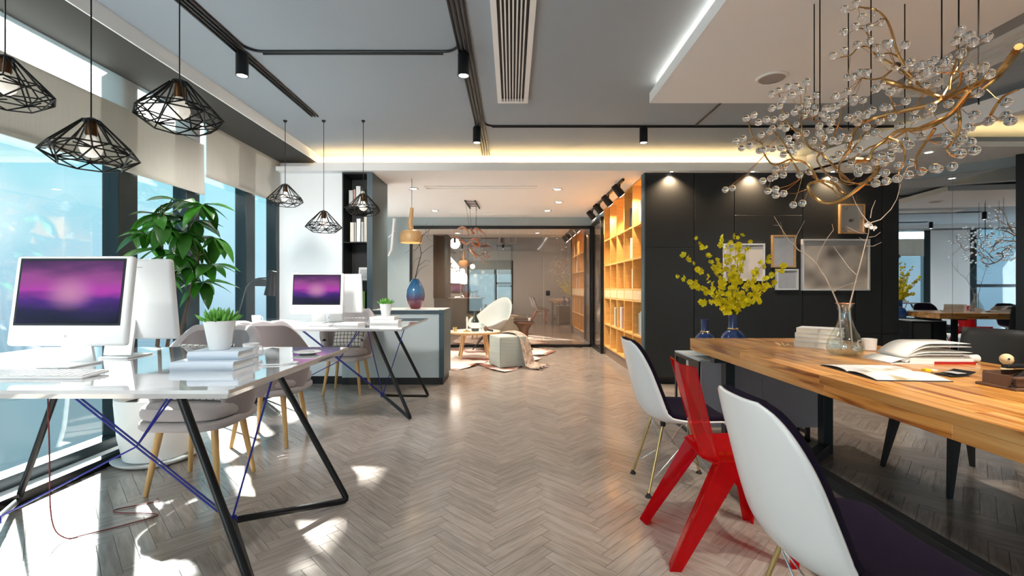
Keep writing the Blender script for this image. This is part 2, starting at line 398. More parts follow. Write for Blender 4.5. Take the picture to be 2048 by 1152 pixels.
# red see-through plastic
m = bpy.data.materials.new('red_acrylic'); m.use_nodes = True; M['red_acrylic'] = m; t = m.node_tree; L = t.links.new
b = t.nodes['Principled BSDF']; b.inputs['Base Color'].default_value = (0.55, 0.006, 0.012, 1); b.inputs['Roughness'].default_value = 0.06; b.inputs['Coat Weight'].default_value = 0.6
tr = t.nodes.new('ShaderNodeBsdfTransparent'); tr.inputs[0].default_value = (1.0, 0.20, 0.20, 1)
tl = t.nodes.new('ShaderNodeBsdfTranslucent'); tl.inputs[0].default_value = (0.75, 0.02, 0.02, 1)
m1 = t.nodes.new('ShaderNodeMixShader'); m1.inputs[0].default_value = 0.4; L(b.outputs[0], m1.inputs[1]); L(tl.outputs[0], m1.inputs[2])
m2 = t.nodes.new('ShaderNodeMixShader'); m2.inputs[0].default_value = 0.52; L(m1.outputs[0], m2.inputs[1]); L(tr.outputs[0], m2.inputs[2])
L(m2.outputs[0], t.nodes['Material Output'].inputs[0])
# sheer blind fabric
m = bpy.data.materials.new('sheer'); m.use_nodes = True; M['sheer'] = m; t = m.node_tree; L = t.links.new
b = t.nodes['Principled BSDF']; b.inputs['Base Color'].default_value = (0.75, 0.76, 0.75, 1); b.inputs['Roughness'].default_value = 0.9
tl = t.nodes.new('ShaderNodeBsdfTranslucent'); tl.inputs[0].default_value = (0.8, 0.82, 0.82, 1)
m1 = t.nodes.new('ShaderNodeMixShader'); m1.inputs[0].default_value = 0.55; L(b.outputs[0], m1.inputs[1]); L(tl.outputs[0], m1.inputs[2]); L(m1.outputs[0], t.nodes['Material Output'].inputs[0])
# lined blind: lets a little light through
m = M['blind']; t = m.node_tree; L = t.links.new; b = t.nodes['Principled BSDF']
tl = t.nodes.new('ShaderNodeBsdfTranslucent'); tl.inputs[0].default_value = (0.6, 0.55, 0.47, 1)
m1 = t.nodes.new('ShaderNodeMixShader'); m1.inputs[0].default_value = 0.02; L(b.outputs[0], m1.inputs[1]); L(tl.outputs[0], m1.inputs[2]); L(m1.outputs[0], t.nodes['Material Output'].inputs[0])
# cowhide
m, t, b, L = nodes_of('cowhide')
tcn = t.nodes.new('ShaderNodeTexCoord'); n = t.nodes.new('ShaderNodeTexNoise'); n.inputs['Scale'].default_value = 1.7; n.inputs['Detail'].default_value = 3; L(tcn.outputs['Object'], n.inputs['Vector'])
cr = t.nodes.new('ShaderNodeValToRGB'); L(n.outputs['Fac'], cr.inputs[0]); e = cr.color_ramp.elements
e[0].position = 0.44; e[0].color = (0.33, 0.14, 0.10, 1); e[1].position = 0.52; e[1].color = (0.78, 0.70, 0.66, 1); q = e.new(0.40); q.color = (0.27, 0.12, 0.085, 1)
L(cr.outputs[0], b.inputs['Base Color']); b.inputs['Roughness'].default_value = 0.9
# two-tone vase: blue above, wine red below
m, t, b, L = nodes_of('ombre')
tcn = t.nodes.new('ShaderNodeTexCoord'); sp = t.nodes.new('ShaderNodeSeparateXYZ'); L(tcn.outputs['Object'], sp.inputs[0])
mr = t.nodes.new('ShaderNodeMapRange'); mr.inputs[1].default_value = 0.0; mr.inputs[2].default_value = 0.37; L(sp.outputs['Z'], mr.inputs[0])
cr = t.nodes.new('ShaderNodeValToRGB'); L(mr.outputs[0], cr.inputs[0]); e = cr.color_ramp.elements
e[0].position = 0.05; e[0].color = (0.20, 0.012, 0.02, 1); e[1].position = 1.0; e[1].color = (0.01, 0.10, 0.26, 1)
for p, c in ((0.3, (0.12, 0.05, 0.10, 1)), (0.6, (0.07, 0.22, 0.42, 1))): q = e.new(p); q.color = c
L(cr.outputs[0], b.inputs['Base Color']); b.inputs['Roughness'].default_value = 0.12; b.inputs['Coat Weight'].default_value = 0.5
# soft abstract print
m, t, b, L = nodes_of('print_bronze')
tcn = t.nodes.new('ShaderNodeTexCoord'); n = t.nodes.new('ShaderNodeTexNoise'); n.inputs['Scale'].default_value = 3.2; n.inputs['Detail'].default_value = 1; L(tcn.outputs['Object'], n.inputs['Vector'])
cr = t.nodes.new('ShaderNodeValToRGB'); L(n.outputs['Fac'], cr.inputs[0]); e = cr.color_ramp.elements
e[0].position = 0.30; e[0].color = (0.26, 0.21, 0.17, 1); e[1].position = 0.55; e[1].color = (0.80, 0.68, 0.56, 1)  # tones lightened to stand in for glare on the print
L(cr.outputs[0], b.inputs['Base Color']); b.inputs['Roughness'].default_value = 0.5
m, t, b, L = nodes_of('print_spots')
tcn = t.nodes.new('ShaderNodeTexCoord'); n = t.nodes.new('ShaderNodeTexNoise'); n.inputs['Scale'].default_value = 9.0; n.inputs['Detail'].default_value = 1; L(tcn.outputs['Object'], n.inputs['Vector'])
cr = t.nodes.new('ShaderNodeValToRGB'); L(n.outputs['Fac'], cr.inputs[0]); e = cr.color_ramp.elements
e[0].position = 0.30; e[0].color = (0.12, 0.12, 0.09, 1); e[1].position = 0.42; e[1].color = (0.50, 0.47, 0.43, 1)
L(cr.outputs[0], b.inputs['Base Color']); b.inputs['Roughness'].default_value = 0.6
# printed page
m, t, b, L = nodes_of('page_print')
tcn = t.nodes.new('ShaderNodeTexCoord'); n = t.nodes.new('ShaderNodeTexNoise'); n.inputs['Scale'].default_value = 7.0; n.inputs['Detail'].default_value = 2; L(tcn.outputs['Object'], n.inputs['Vector'])
cr = t.nodes.new('ShaderNodeValToRGB'); L(n.outputs['Fac'], cr.inputs[0]); e = cr.color_ramp.elements
e[0].position = 0.34; e[0].color = (0.40, 0.32, 0.18, 1); e[1].position = 0.46; e[1].color = (0.85, 0.84, 0.82, 1)
L(cr.outputs[0], b.inputs['Base Color']); b.inputs['Roughness'].default_value = 0.7
# ================================================================== STRUCTURE
ZC = 2.76      # main ceiling
ZL = 2.53      # lower ceiling of the lounge
GLASS_Y = 9.06
# ---- floor: herringbone planks
floor = struct('floor', MB().box((-2.95, -2.3, -0.06), (6.2, 12.2, -0.008)), 'joint')
PL, PW = 0.352, 0.063
def plank_mesh(g=0.0006):
    me = bpy.data.meshes.new('plank')
    x0, x1, y0, y1, h = -PL/2 + g, PL/2 - g, -PW/2 + g, PW/2 - g, 0.010
    c = 0.0008
    vs = [(x0,y0,-h),(x1,y0,-h),(x1,y1,-h),(x0,y1,-h),(x0,y0,-c),(x1,y0,-c),(x1,y1,-c),(x0,y1,-c),(x0+c,y0+c,0),(x1-c,y0+c,0),(x1-c,y1-c,0),(x0+c,y1-c,0)]
    fs = [(0,1,5,4),(1,2,6,5),(2,3,7,6),(3,0,4,7),(4,5,9,8),(5,6,10,9),(6,7,11,10),(7,4,8,11),(8,9,10,11)]
    return vs, fs
pv, pf = plank_mesh()
R45 = Matrix.Rotation(radians(45), 3, 'Z')
spots = []
def in_floor(p):
    if not (-2.62 < p.x < 5.9 and -2.2 < p.y < GLASS_Y - 0.05): return False
    if p.x > 1.60 and p.y > 5.62: return False
    if p.x > 4.6 and p.y > 5.0: return False
    if -2.0 < p.x < -1.0 and 5.7 < p.y < 6.0: return False
    return True
ox, oy = -0.07, 0.0
for j in range(-14, 22):
    for i in range(-140, 180):
        for kind in (0, 1):
            if kind == 0: cxy = Vector((i*PW + PL/2, i*PW + PW/2, 0)); ang = 45
            else: cxy = Vector((i*PW + PL + PW/2, i*PW + PW - PL/2, 0)); ang = 135
            cxy += Vector((j*PL, -j*PL, 0))
            p = R45 @ cxy; p.x += ox; p.y += oy
            if in_floor(p): spots.append((p, ang))
def shows(p): return p.y > 1.9 and abs(p.x) < 1.12 * p.y and not (p.x < -1.6 and p.y < 2.2)
near = sorted([k for k in range(len(spots)) if shows(spots[k][0])], key=lambda k: spots[k][0].y + 0.25 * abs(spots[k][0].x))[:300]
near_set = set(near)
pm = bpy.data.meshes.new('plank'); pm.from_pydata(pv, [], pf); pm.materials.append(M['parquet'])
ul = pm.uv_layers.new(name='plank')
for lp in pm.loops: ul.data[lp.index].uv = (pv[lp.vertex_index][0], pv[lp.vertex_index][1])
for k in near:
    p, a = spots[k]
    o = bpy.data.objects.new('plank', pm); C.objects.link(o); o.parent = floor; o.location = p; o.rotation_euler = (0, 0, radians(a))
vs, fs, uvs = [], [], []
for k, (p, a) in enumerate(spots):
    if k in near_set: continue
    R = Matrix.Rotation(radians(a), 3, 'Z'); b0 = len(vs); ru, rv = random.random() * 9, random.random() * 9
    vs += [tuple(R @ Vector(q) + p) for q in pv]
    for f in pf:
        fs.append(tuple(i + b0 for i in f)); uvs += [(pv[i][0] + ru, pv[i][1] + rv) for i in f]
me = bpy.data.meshes.new('parquet_field'); me.from_pydata(vs, [], fs); me.materials.append(M['parquet'])
ul = me.uv_layers.new(name='plank')
for i, q in enumerate(uvs): ul.data[i].uv = q
o = link('parquet_field', me, floor); o['kind'] = 'stuff'
y = 5.62
while y < GLASS_Y - 0.1:
    MB().box((1.36, y + .001, -0.008), (1.62, min(y + .6, GLASS_Y) - .001, 0.0015)).build('border_tile', 'tile_grey', floor); y += .6
MB().box((-0.80, 5.52, -0.008), (-0.68, 6.1, 0.0015)).build('border_tile', 'tile_grey', floor)
MB().box((-2.9, GLASS_Y, -0.012), (4.0, 12.1, 0.0)).build('border_tile', 'tile_grey', floor)

# ---- ceilings
ceiling = struct('ceiling', MB().box((-2.33, -2.3, ZC), (6.2, 5.68, ZC + .1)), 'ceiling_grey')
MB().box((-2.95, 5.605, ZL), (-2.33, 5.74, ZC + .1)).build('cove_end', 'white_paint', ceiling)
MB().box((-2.33, 5.68, ZL + .02), (6.2, 5.74, ZC + .1)).build('cove_wall', 'white_paint', ceiling)
low = MB().prism([(-2.95, 5.46), (3.45, 5.46), (3.80, 4.535), (6.2, 4.535), (6.2, 9.1), (-2.95, 9.1)], ZL, ZL + .05).build('lounge_ceiling', 'white_paint', ceiling)
MB().box((-2.33, 5.46, ZL + .05), (3.45, 5.485, 2.624)).build('cove_lip', 'white_paint', ceiling)
MB().box((3.80, 4.535, ZL + .05), (6.2, 4.56, 2.624)).build('cove_lip', 'ceiling_grey', ceiling)
MB().box((-2.30, 5.55, ZL + .055), (3.40, 5.575, ZL + .07)).build('light_strip', 'strip_warm', ceiling)
MB().box((3.95, 4.63, ZL + .055), (6.1, 4.65, ZL + .07)).build('light_strip', 'strip_warm', ceiling)
soff = struct('trim_1', MB().box((-2.80, -2.3, 2.656), (-2.34, 5.60, 2.86)), 'soffit_grey')
MB().box((-2.34, -2.3, 2.656), (-2.33, 5.60, 2.86)).build('fascia', 'wall_paint', soff)
# slanting white beam
a, b_ = Vector((3.45, 5.44, 0)), Vector((4.70, 1.0, 0)); dn = (b_ - a).normalized(); nn = Vector((-dn.y, dn.x, 0)) * .10
struct('trim_2', MB().prism([(a.x, a.y), (b_.x, b_.y), (b_.x + nn.x, b_.y + nn.y), (a.x + nn.x, a.y + nn.y)], ZL, 2.70), 'white_paint')
# floating white ceiling panel with a light line behind its edge
trim3 = struct('trim_3', MB().box((1.109, -1.5, 2.64), (2.77, 3.75, 2.722)), 'white_paint')
MB().box((1.6, -1.2, 2.722), (2.3, 3.3, ZC)).build('batten', 'ceiling_grey', trim3)
MB().box((1.17, -1.4, 2.722), (1.19, 3.62, 2.728)).build('light_strip', 'strip_cool', trim3)

# ---- walls
w = struct('wall_back', MB().box((-2.95, 5.60, 0), (-2.02, 5.75, ZL)), 'wall_paint')
MB().box((-2.85, 5.585, 0), (-2.02, 5.60, 0.09)).build('skirting', 'black_metal', w)
struct('wall_lounge', MB().box((-2.95, GLASS_Y, 0), (-1.99, GLASS_Y + .12, ZL)).box((-1.99, GLASS_Y, 2.36), (1.55, GLASS_Y + .12, ZL)), 'wall_bluegrey')
struct('wall_left', MB().box((-3.05, -.64, 0), (-2.80, .27, 2.66)), 'wall_paint')
struct('wall_right', MB().box((6.0, -2.3, 0), (6.2, 5.7, 2.86)), 'wall_paint')
struct('wall_front', MB().box((-2.95, -2.3, 0), (-1.95, -2.15, 2.86)).box((.05, -2.3, 0), (3.6, -2.15, 2.86)).box((5.6, -2.3, 0), (6.2, -2.15, 2.86)).box((-1.95, -2.3, 2.35), (.05, -2.15, 2.86)).box((-1.95, -2.3, 0), (.05, -2.15, .45)).box((3.6, -2.3, 2.5), (5.6, -2.15, 2.86)), 'wall_paint')
struct('wall_side', MB().box((1.96, 5.72, 0), (2.05, 9.1, ZL)).box((2.05, 5.72, 0), (6.2, 5.80, ZL)), 'taupe_wall')
# room beyond the glass
bw = MB().box((-3.0, 12.0, 0), (-1.15, 12.15, 2.6)).box((0.02, 12.0, 0), (3.6, 12.15, 2.6)).box((-1.15, 12.0, 2.26), (0.02, 12.15, 2.6)).box((-1.15, 12.0, 0), (0.02, 12.15, 0.5))
struct('wall_far', bw, 'taupe_wall')
struct('wall_far_left', MB().box((-3.1, GLASS_Y + .12, 0), (-2.95, 12.1, 2.6)), 'taupe_wall')
struct('wall_far_right', MB().box((3.5, GLASS_Y, 0), (3.6, 12.1, 2.6)), 'taupe_wall')
struct('ceiling_far', MB().box((-3.0, GLASS_Y + .12, ZL), (3.6, 12.1, ZL + .05)), 'white_paint')
wf = tag(thing('window_3', 'dark framed window in the far room with lowered blue grey blind', None, (-0.565, 12.0, 0.5)), kind='structure')
f = MB()
for x in (-1.15, -0.03): f.box((x, 11.97, .5), (x + .05, 12.05, 2.26))
f.box((-1.15, 11.97, 2.2), (0.02, 12.05, 2.26)).box((-1.15, 11.97, .5), (0.02, 12.05, .56)); f.build('frame', 'dark_wood', wf)
MB().box((-.46, 11.97, .56), (-.40, 12.04, 2.2)).build('mullion', 'dark_wood', wf)
MB().box((-.40, 11.97, 1.24), (-.03, 12.04, 1.30)).build('transom', 'dark_wood', wf)
MB().box((-1.1, 11.94, 1.62), (-.03, 11.96, 2.2)).build('blind', 'wall_bluegrey', wf)
MB().box((-1.1, 12.02, .56), (-.03, 12.025, 2.2)).build('pane', 'window_glass', wf)

# ---- left window wall
def window_wall(name, label, y0, y1, mull, transoms, xg=-2.86, ztop=2.76, zb=0.0, glass='window_glass'):
    r = tag(thing(name, label, None, (xg, (y0 + y1) / 2, 0)), kind='structure')
    MB().box((xg - .06, y0, zb), (xg + .06, y1, zb + .10)).build('bottom_rail', 'frame_teal', r)
    MB().box((xg - .02, y0, ztop - .02), (xg + .06, y1, ztop)).build('top_rail', 'frame_teal', r)
    for a, b in mull: MB().box((xg - .06, a, zb + .10), (xg + .06, b, ztop - .02)).build('mullion', 'frame_teal', r, bevel=.004)
    for a, b, z in transoms: MB().box((xg - .05, a, z), (xg + .05, b, z + .08)).build('transom', 'frame_teal', r)
    for i in range(len(mull) - 1):
        MB().box((xg - .004, mull[i][1], zb + .10), (xg + .004, mull[i + 1][0], ztop - .02)).build('pane', glass, r, smooth=0)
    return r
w1 = window_wall('window_1', 'tall black framed window wall beside the white desks', -2.3, 5.60,
    [(-2.3, -2.15), (-.80, -.64), (.27, .43), (1.62, 1.79), (3.31, 3.48), (4.0, 4.17), (4.9, 5.07), (5.52, 5.60)],
    [(-2.15, -.80, 1.17), (3.48, 4.0, 1.17), (5.07, 5.52, 1.17)])
MB().box((-2.80, -2.3, -.005), (-2.66, 5.58, 0.03)).build('sill', 'sill_white', w1)
MB().box((-2.665, -2.3, -.005), (-2.61, 5.58, 0.06)).build('kerb', 'black_metal', w1)
window_wall('window_2', 'lounge window hidden round the corner from the tall shelf', 5.75, 9.06, [(5.75, 6.1), (7.4, 7.5), (8.75, 9.06)], [], xg=-2.9, ztop=2.53, glass='sheer')  # sheer panes put in to diffuse the sun entering the lounge
w4 = tag(thing('window_4', 'window behind the viewer, with another opening added for fill light', None, (1.85, -2.2, 0)), kind='structure')
for x, z0, z1 in ((-1.95, .45, 2.35), (-.72, .45, 2.35), (-.01, .45, 2.35), (3.6, 0, 2.5), (4.6, 0, 2.5), (5.54, 0, 2.5)): MB().box((x, -2.26, z0), (x + .06, -2.18, z1)).build('mullion', 'frame_teal', w4)
MB().box((-.66, -2.26, 1.2), (-.01, -2.18, 1.27)).build('transom', 'frame_teal', w4)
MB().box((-1.95, -2.23, .45), (.05, -2.22, 2.35)).build('pane', 'window_glass', w4)
MB().box((3.6, -2.23, 0), (5.6, -2.22, 2.5)).build('pane', 'window_glass', w4)  # this pane fills an unseen opening added only for fill light
MB().box((-1.9, -2.14, 1.75), (.0, -2.13, 2.35)).build('blind', 'wall_bluegrey', w4)

# ---- blinds (roller blinds hanging from the dark soffit)
def blind(label, y0, y1, zb, band, x=-2.775):
    r = thing('roller_blind', label, 'blind', (x, (y0 + y1) / 2, zb), group='cream roller blinds along the windows')
    zt = 2.652
    def sheet(z0, z1, amp):
        return lambda u, v: (x + amp * sin(u * 40) * (0.3 + 0.7 * (1 - v)) + 0.012 * (1 - v) ** 2 * sin(u * 9), y0 + (y1 - y0) * u, z0 + (z1 - z0) * v)
    if band:
        MB().grid(sheet(2.44, zt, .001), 80, 4).build('sunlit_band', 'sheer', r)  # paler see-through cloth stands in for sun on the blind's top
        MB().grid(sheet(zb, 2.44, .0015), 80, 10).build('fabric', 'blind', r)
    else: MB().grid(sheet(zb, zt, .0015), 80, 12).build('fabric', 'blind', r)
    MB().box((x - .008, y0, zb - .012), (x + .008, y1, zb + .012)).build('hem_bar', 'blind', r)
blind('long cream blind with sunlit top made as a sheer band behind the nearest wire lamps', 1.50, 4.19, 2.0, True)
blind('cream blind beside the viewer, seen in the mirror', .44, 1.46, 2.0, True)
blind('shorter plain cream blind next to the pale grey wall', 4.22, 5.56, 2.17, False)

# ---- slanting dark mirror and the black column at its end
ma, md = Vector((4.63, 5.57, 0)), Vector((0.654, -0.756, 0)); mn = Vector((0.756, 0.654, 0))
def slab(t0, t1, th, z0, z1, off=0):
    p = [ma + md * t0 + mn * off, ma + md * t1 + mn * off, ma + md * t1 + mn * (off + th), ma + md * t0 + mn * (off + th)]
    return MB().prism([(q.x, q.y) for q in p], z0, z1)
mr_ = slab(0, .47, .02, 0.0, 2.42).build('mirror_wall', 'mirror_dark', None)
MBx = slab(.473, .96, .02, 0.0, 2.42).build('pane', 'mirror_dark', mr_)
tag(mr_, 'tall dark tinted mirror beside the black cabinet wall', 'mirror')
struct('wall_mirror', slab(-.02, 1.0, .1, 0, ZL, .025), 'wall_bluegrey')
struct('trim_4', slab(.955, 1.5, .14, 0, ZL, -.06), 'black_metal')

# ---- glass partition at the back of the lounge
gp = thing('glass_partition', 'black framed glass wall across the back of the lounge', 'partition', (-0.2, GLASS_Y, 0))
X0, X1 = -1.97, 1.53
MB().box((X0, GLASS_Y - .02, 2.30), (X1, GLASS_Y + .03, 2.36)).build('top_rail', 'black_metal', gp)
MB().box((X0, GLASS_Y - .02, 0), (X1, GLASS_Y + .03, .05)).build('bottom_rail', 'black_metal', gp)
for x in (X0, X1): MB().box((x - .02, GLASS_Y - .02, 0), (x + .025, GLASS_Y + .03, 2.36)).build('post', 'black_metal', gp)
xs = [X0 + .03, -1.18, -.28, .62, 1.50]
for i in range(4): MB().box((xs[i] + .003, GLASS_Y, .05), (xs[i+1] - .003, GLASS_Y + .008, 2.30)).build('pane', 'partition_glass', gp, smooth=0)
MB().rbox((.66, GLASS_Y - .03, 1.0), (.74, GLASS_Y - .002, 1.1), .006).build('lock', 'black_metal', gp)
sd = thing('glass_door', 'narrow black framed glass door between partition and wooden bookcase', 'door', (1.56, 8.6, 0))
MB().box((1.545, 8.12, 0), (1.60, 8.16, 2.40)).box((1.545, 9.0, 0), (1.60, 9.04, 2.40)).box((1.545, 8.16, 2.34), (1.60, 9.0, 2.40)).box((1.545, 8.16, 0), (1.60, 9.0, .06)).build('frame', 'black_metal', sd)
MB().box((1.57, 8.16, .06), (1.575, 9.0, 2.34)).build('pane', 'partition_glass', sd, smooth=0)
MB().cyl((1.53, 8.9, 1.0), (1.53, 8.9, 1.16), .008).build('handle', 'black_metal', sd)
struct('wall_door', MB().box((1.61, 8.11, 2.40), (1.95, 9.06, ZL)).box((1.9, 8.11, 0), (1.95, 9.06, 2.4)), 'wall_bluegrey')

# ================================================================== BUILT-IN FURNITURE
# ---- black wall cabinets
def cabinet(x0, x1, cuts, label):
    r = thing('wall_cabinet', label, 'cabinet', ((x0 + x1) / 2, 5.63, 0.09), group='black floor to ceiling cabinets')
    MB().box((x0, 5.585, .09), (x1, 5.70, ZL - .003)).build('body', 'black_inside', r)
    z = [.09] + cuts + [ZL - .004]
    for i in range(len(z) - 1):
        MB().box((x0 + .002, 5.565, z[i] + .002), (x1 - .002, 5.585, z[i+1] - .002)).build('door', 'slate_cabinet', r, bevel=.002)
cabinet(1.598, 2.178, [1.635], 'black cabinet at the bookcase corner, split above mid height')
cabinet(2.182, 2.658, [], 'full height black cabinet door behind the blue vases')
cabinet(2.662, 3.478, [2.024], 'widest black cabinet, behind the small framed pictures')
cabinet(3.482, 4.108, [], 'black cabinet behind the largest framed picture')
cabinet(4.112, 4.428, [.60], 'narrow black cabinet beside the large picture, low drawer below')
cabinet(4.432, 4.63, [.60], 'slim black cabinet touching the dark mirror')
struct('baseboard_back', MB().box((1.62, 5.62, 0), (4.63, 5.70, .088)), 'black_inside')
kl = struct('trim_5', MB().box((1.66, 5.60, .0868), (2.5, 5.612, .0895)), 'strip_dim')
struct('trim_6', MB().box((1.583, 5.565, 0), (1.597, 5.70, ZL)), 'slate_edge')

# ---- honey wood bookcase (faces left)
bk = thing('bookcase', 'tall honey coloured open bookcase turned sideways to the lounge', 'bookcase', (1.78, 6.9, 0))
BX0, BX1 = 1.605, 1.94
ys = [8.09, 7.60, 7.13, 6.66, 6.19, 5.715]
zs = [.15, .53, .98, 1.13, 1.535, 1.965, 2.52]
MB().box((BX1 - .012, 5.715, .15), (BX1, 8.09, 2.52)).build('back_panel', 'honey_wood', bk)
MB().box((1.63, 5.715, 0), (BX1, 8.09, .15)).build('plinth', 'base_brown', bk)
for y in ys: MB().box((BX0, y - .0125, .15), (BX1 - .012, y + .0125, 2.52)).build('upright', 'honey_wood', bk)
for z in zs:
    for i in range(5): MB().box((BX0 + .004, ys[i+1] + .0125, z - .0125), (BX1 - .012, ys[i] - .0125, z + .0125)).build('shelf', 'honey_wood', bk)
for i in range(5):
    MB().box((BX0 + .002, ys[i+1] + .016, .995), (BX0 + .02, ys[i] - .016, 1.115)).build('drawer', 'pale_wood', bk)
def yrow(col, t): return ys[col] + (ys[col + 1] - ys[col]) * t
BOOKW = {}
def shelf_book(col, row, t, wd, ht, mt, label, cat='book', dp=.2):
    z = zs[row] + .0126; yc = yrow(col, t)
    r = thing('book', label, cat, (BX0 + .14, yc, z), group='things in the honey bookcase')
    m = MB(); x0, x1 = BX0 + .03, BX0 + .03 + dp
    m.box((x0, yc - wd/2, z), (x0 + .003, yc + wd/2, z + ht)).box((x0, yc - wd/2, z), (x1, yc - wd/2 + .003, z + ht)).box((x0, yc + wd/2 - .003, z), (x1, yc + wd/2, z + ht)); m.build('cover', mt, r)
    MB().box((x0 + .004, yc - wd/2 + .0035, z + .003), (x1 - .003, yc + wd/2 - .0035, z + ht - .004)).build('pages', 'paper', r)
# row 5: top ... row 0: bottom ; column 0 is farthest
shelf_book(3, 5, .42, .035, .28, 'book_mauve', 'mauve book on the top bookcase shelf')
shelf_book(3, 5, .53, .035, .27, 'book_dark', 'dark book beside the mauve one, top bookcase shelf')
shelf_book(4, 5, .50, .05, .29, 'book_cream', 'thick cream book at the near end of the top bookcase shelf')
shelf_book(4, 5, .65, .04, .27, 'cover_white', 'white book at the near end of the top bookcase shelf')
shelf_book(2, 5, .78, .03, .26, 'book_cream', 'thin cream book standing mid top bookcase shelf')
shelf_book(2, 4, .66, .03, .24, 'book_pink', 'pinkish book on the second bookcase shelf')
shelf_book(2, 4, .76, .025, .26, 'book_mauve', 'thin mauve book on the second bookcase shelf')
shelf_book(3, 4, .55, .06, .29, 'cover_white', 'tall white book on the second bookcase shelf')
shelf_book(3, 4, .70, .04, .28, 'book_cream', 'cream book leaning by the tall white one, second bookcase shelf')
shelf_book(2, 3, .85, .035, .25, 'book_cream', 'cream book on the shelf above the bookcase drawers')
shelf_book(3, 3, .72, .05, .27, 'cover_white', 'white book on the shelf above the bookcase drawers')
shelf_book(1, 1, .45, .05, .30, 'cover_white', 'white book below the bookcase drawers, far column')
shelf_book(1, 1, .62, .03, .28, 'book_dark', 'black book below the bookcase drawers')
shelf_book(2, 1, .30, .06, .32, 'cover_white', 'large white book below the bookcase drawers')
shelf_book(2, 1, .46, .045, .31, 'book_pink', 'pale pink book below the bookcase drawers')
shelf_book(4, 1, .40, .03, .28, 'book_grey', 'grey book at the near end below the drawers')
shelf_book(4, 1, .49, .03, .29, 'cover_blue_grey', 'bluish book at the near end below the drawers')
shelf_book(4, 1, .60, .03, .31, 'cover_white', 'tallest white book at the near end below the drawers')
shelf_book(0, 0, .70, .04, .27, 'book_cream', 'cream book alone on the lowest bookcase shelf')
# small ornaments on the bookcase
def ornament(name, label, cat, col, row, t, build):
    z = zs[row] + .0126; r = thing(name, label, cat, (BX0 + .1, yrow(col, t), z), group='things in the honey bookcase'); build(r, Vector((BX0 + .1, yrow(col, t), z)))
ornament('figurine', 'small white bird figurine on the top bookcase shelf, far end', 'figurine', 0, 5, .6, lambda r, p: (MB().lathe([(.001, 0), (.045, .005), (.05, .04), (.03, .075), (.0, .085)], 14, p).build('body', 'ceramic', r), MB().sphere(p + Vector((-.02, .03, .09)), .025).build('head', 'ceramic', r)))
def mini_plant(r, p):
    MB().lathe([(.0, 0), (.035, .0), (.045, .07), (.04, .07), (.038, .06), (0, .06)], 16, p).build('pot', 'ceramic', r)
    for i in range(16):
        a = i * 2.4; q = p + Vector((cos(a) * .03, sin(a) * .03, .06)); MB().tube([q, q + Vector((cos(a) * .03, sin(a) * .03, .05))], [.008, .001], 5).build('leaf', 'leaf_succulent', r)
ornament('shelf_plant', 'tiny green plant on the second bookcase shelf, near end', 'plant', 4, 4, .6, mini_plant)
ornament('shelf_plant', 'tiny green plant directly above the bookcase drawers, near end', 'plant', 4, 3, .7, mini_plant)
ornament('ornament_box', 'small black and white box on the lowest bookcase shelf', 'box', 1, 0, .6, lambda r, p: (MB().box(p + Vector((-.04, -.05, 0)), p + Vector((.04, .05, .06))).build('base', 'ceramic', r), MB().box(p + Vector((-.035, -.04, .06)), p + Vector((.035, .04, .12))).build('lid', 'book_dark', r)))
ornament('shelf_ornament', 'little brass and white stacked ornament under the far drawers', 'ornament', 0, 1, .7, lambda r, p: (MB().sphere(p + Vector((0, 0, .04)), .04).build('ball', 'ceramic', r), MB().cyl(p + Vector((0, 0, .075)), p + Vector((0, 0, .16)), .012).build('rod', 'brass', r), MB().sphere(p + Vector((0, 0, .17)), .025).build('finial', 'brass', r)))

# ---- counter and shelf tower
ct = thing('counter', 'pale grey counter with dark slate frame in front of the lounge', 'counter', (-1.4, 5.8, 0))
MB().box((-2.02, 5.54, .085), (-.83, 6.08, .855)).build('body', 'slate_edge', ct)
MB().box((-2.02, 5.525, .085), (-.865, 5.54, .845)).build('front_panel', 'panel_grey', ct)
MB().box((-.865, 5.51, .085), (-.806, 6.1, .89)).build('side_panel', 'slate_edge', ct)
MB().box((-2.02, 5.51, .845), (-.865, 6.1, .885)).build('top_edge', 'slate_edge', ct)
MB().box((-1.655, 5.515, .885), (-.81, 6.1, .893)).build('worktop', 'white_plastic', ct)
MB().box((-2.02, 5.53, 0), (-.82, 6.05, .085)).build('plinth', 'black_inside', ct)
tw = thing('shelf_tower', 'tall black open shelf tower standing on the pale counter', 'shelf', (-1.84, 5.8, .885))
TX0, TX1, TY0, TY1, TZ1 = -2.02, -1.66, 5.53, 6.2, ZL - .004
MB().box((TX0, TY0, .886), (TX0 + .015, TY1, TZ1)).build('side_panel', 'slate_cabinet', tw)
MB().box((TX1 - .065, TY0, .886), (TX1, TY1, TZ1)).build('side_panel', 'slate_edge', tw)
MB().box((TX0 + .015, TY0 + .3, .886), (TX1 - .065, TY0 + .31, TZ1)).build('back_panel', 'black_inside', tw)
MB().box((TX0 + .015, TY0, TZ1 - .02), (TX1 - .065, TY0 + .3, TZ1)).build('top_panel', 'black_inside', tw)
TZ = [.90, 1.24, 1.70, 2.12]
for z in TZ: MB().box((TX0 + .015, TY0 + .01, z - .012), (TX1 - .065, TY0 + .3, z)).build('shelf', 'black_metal', tw)
def tower_book(x, wd, ht, row, mt, label):
    z = TZ[row] + .0005; r = thing('book', label, 'book', (x, TY0 + .14, z), group='books in the shelf tower')
    MB().box((x, TY0 + .04, z), (x + wd, TY0 + .043, z + ht)).box((x, TY0 + .04, z), (x + .003, TY0 + .2, z + ht)).box((x + wd - .003, TY0 + .04, z), (x + wd, TY0 + .2, z + ht)).build('cover', mt, r)
    MB().box((x + .0035, TY0 + .045, z + .003), (x + wd - .0035, TY0 + .195, z + ht - .004)).build('pages', 'paper', r)
x = -1.955
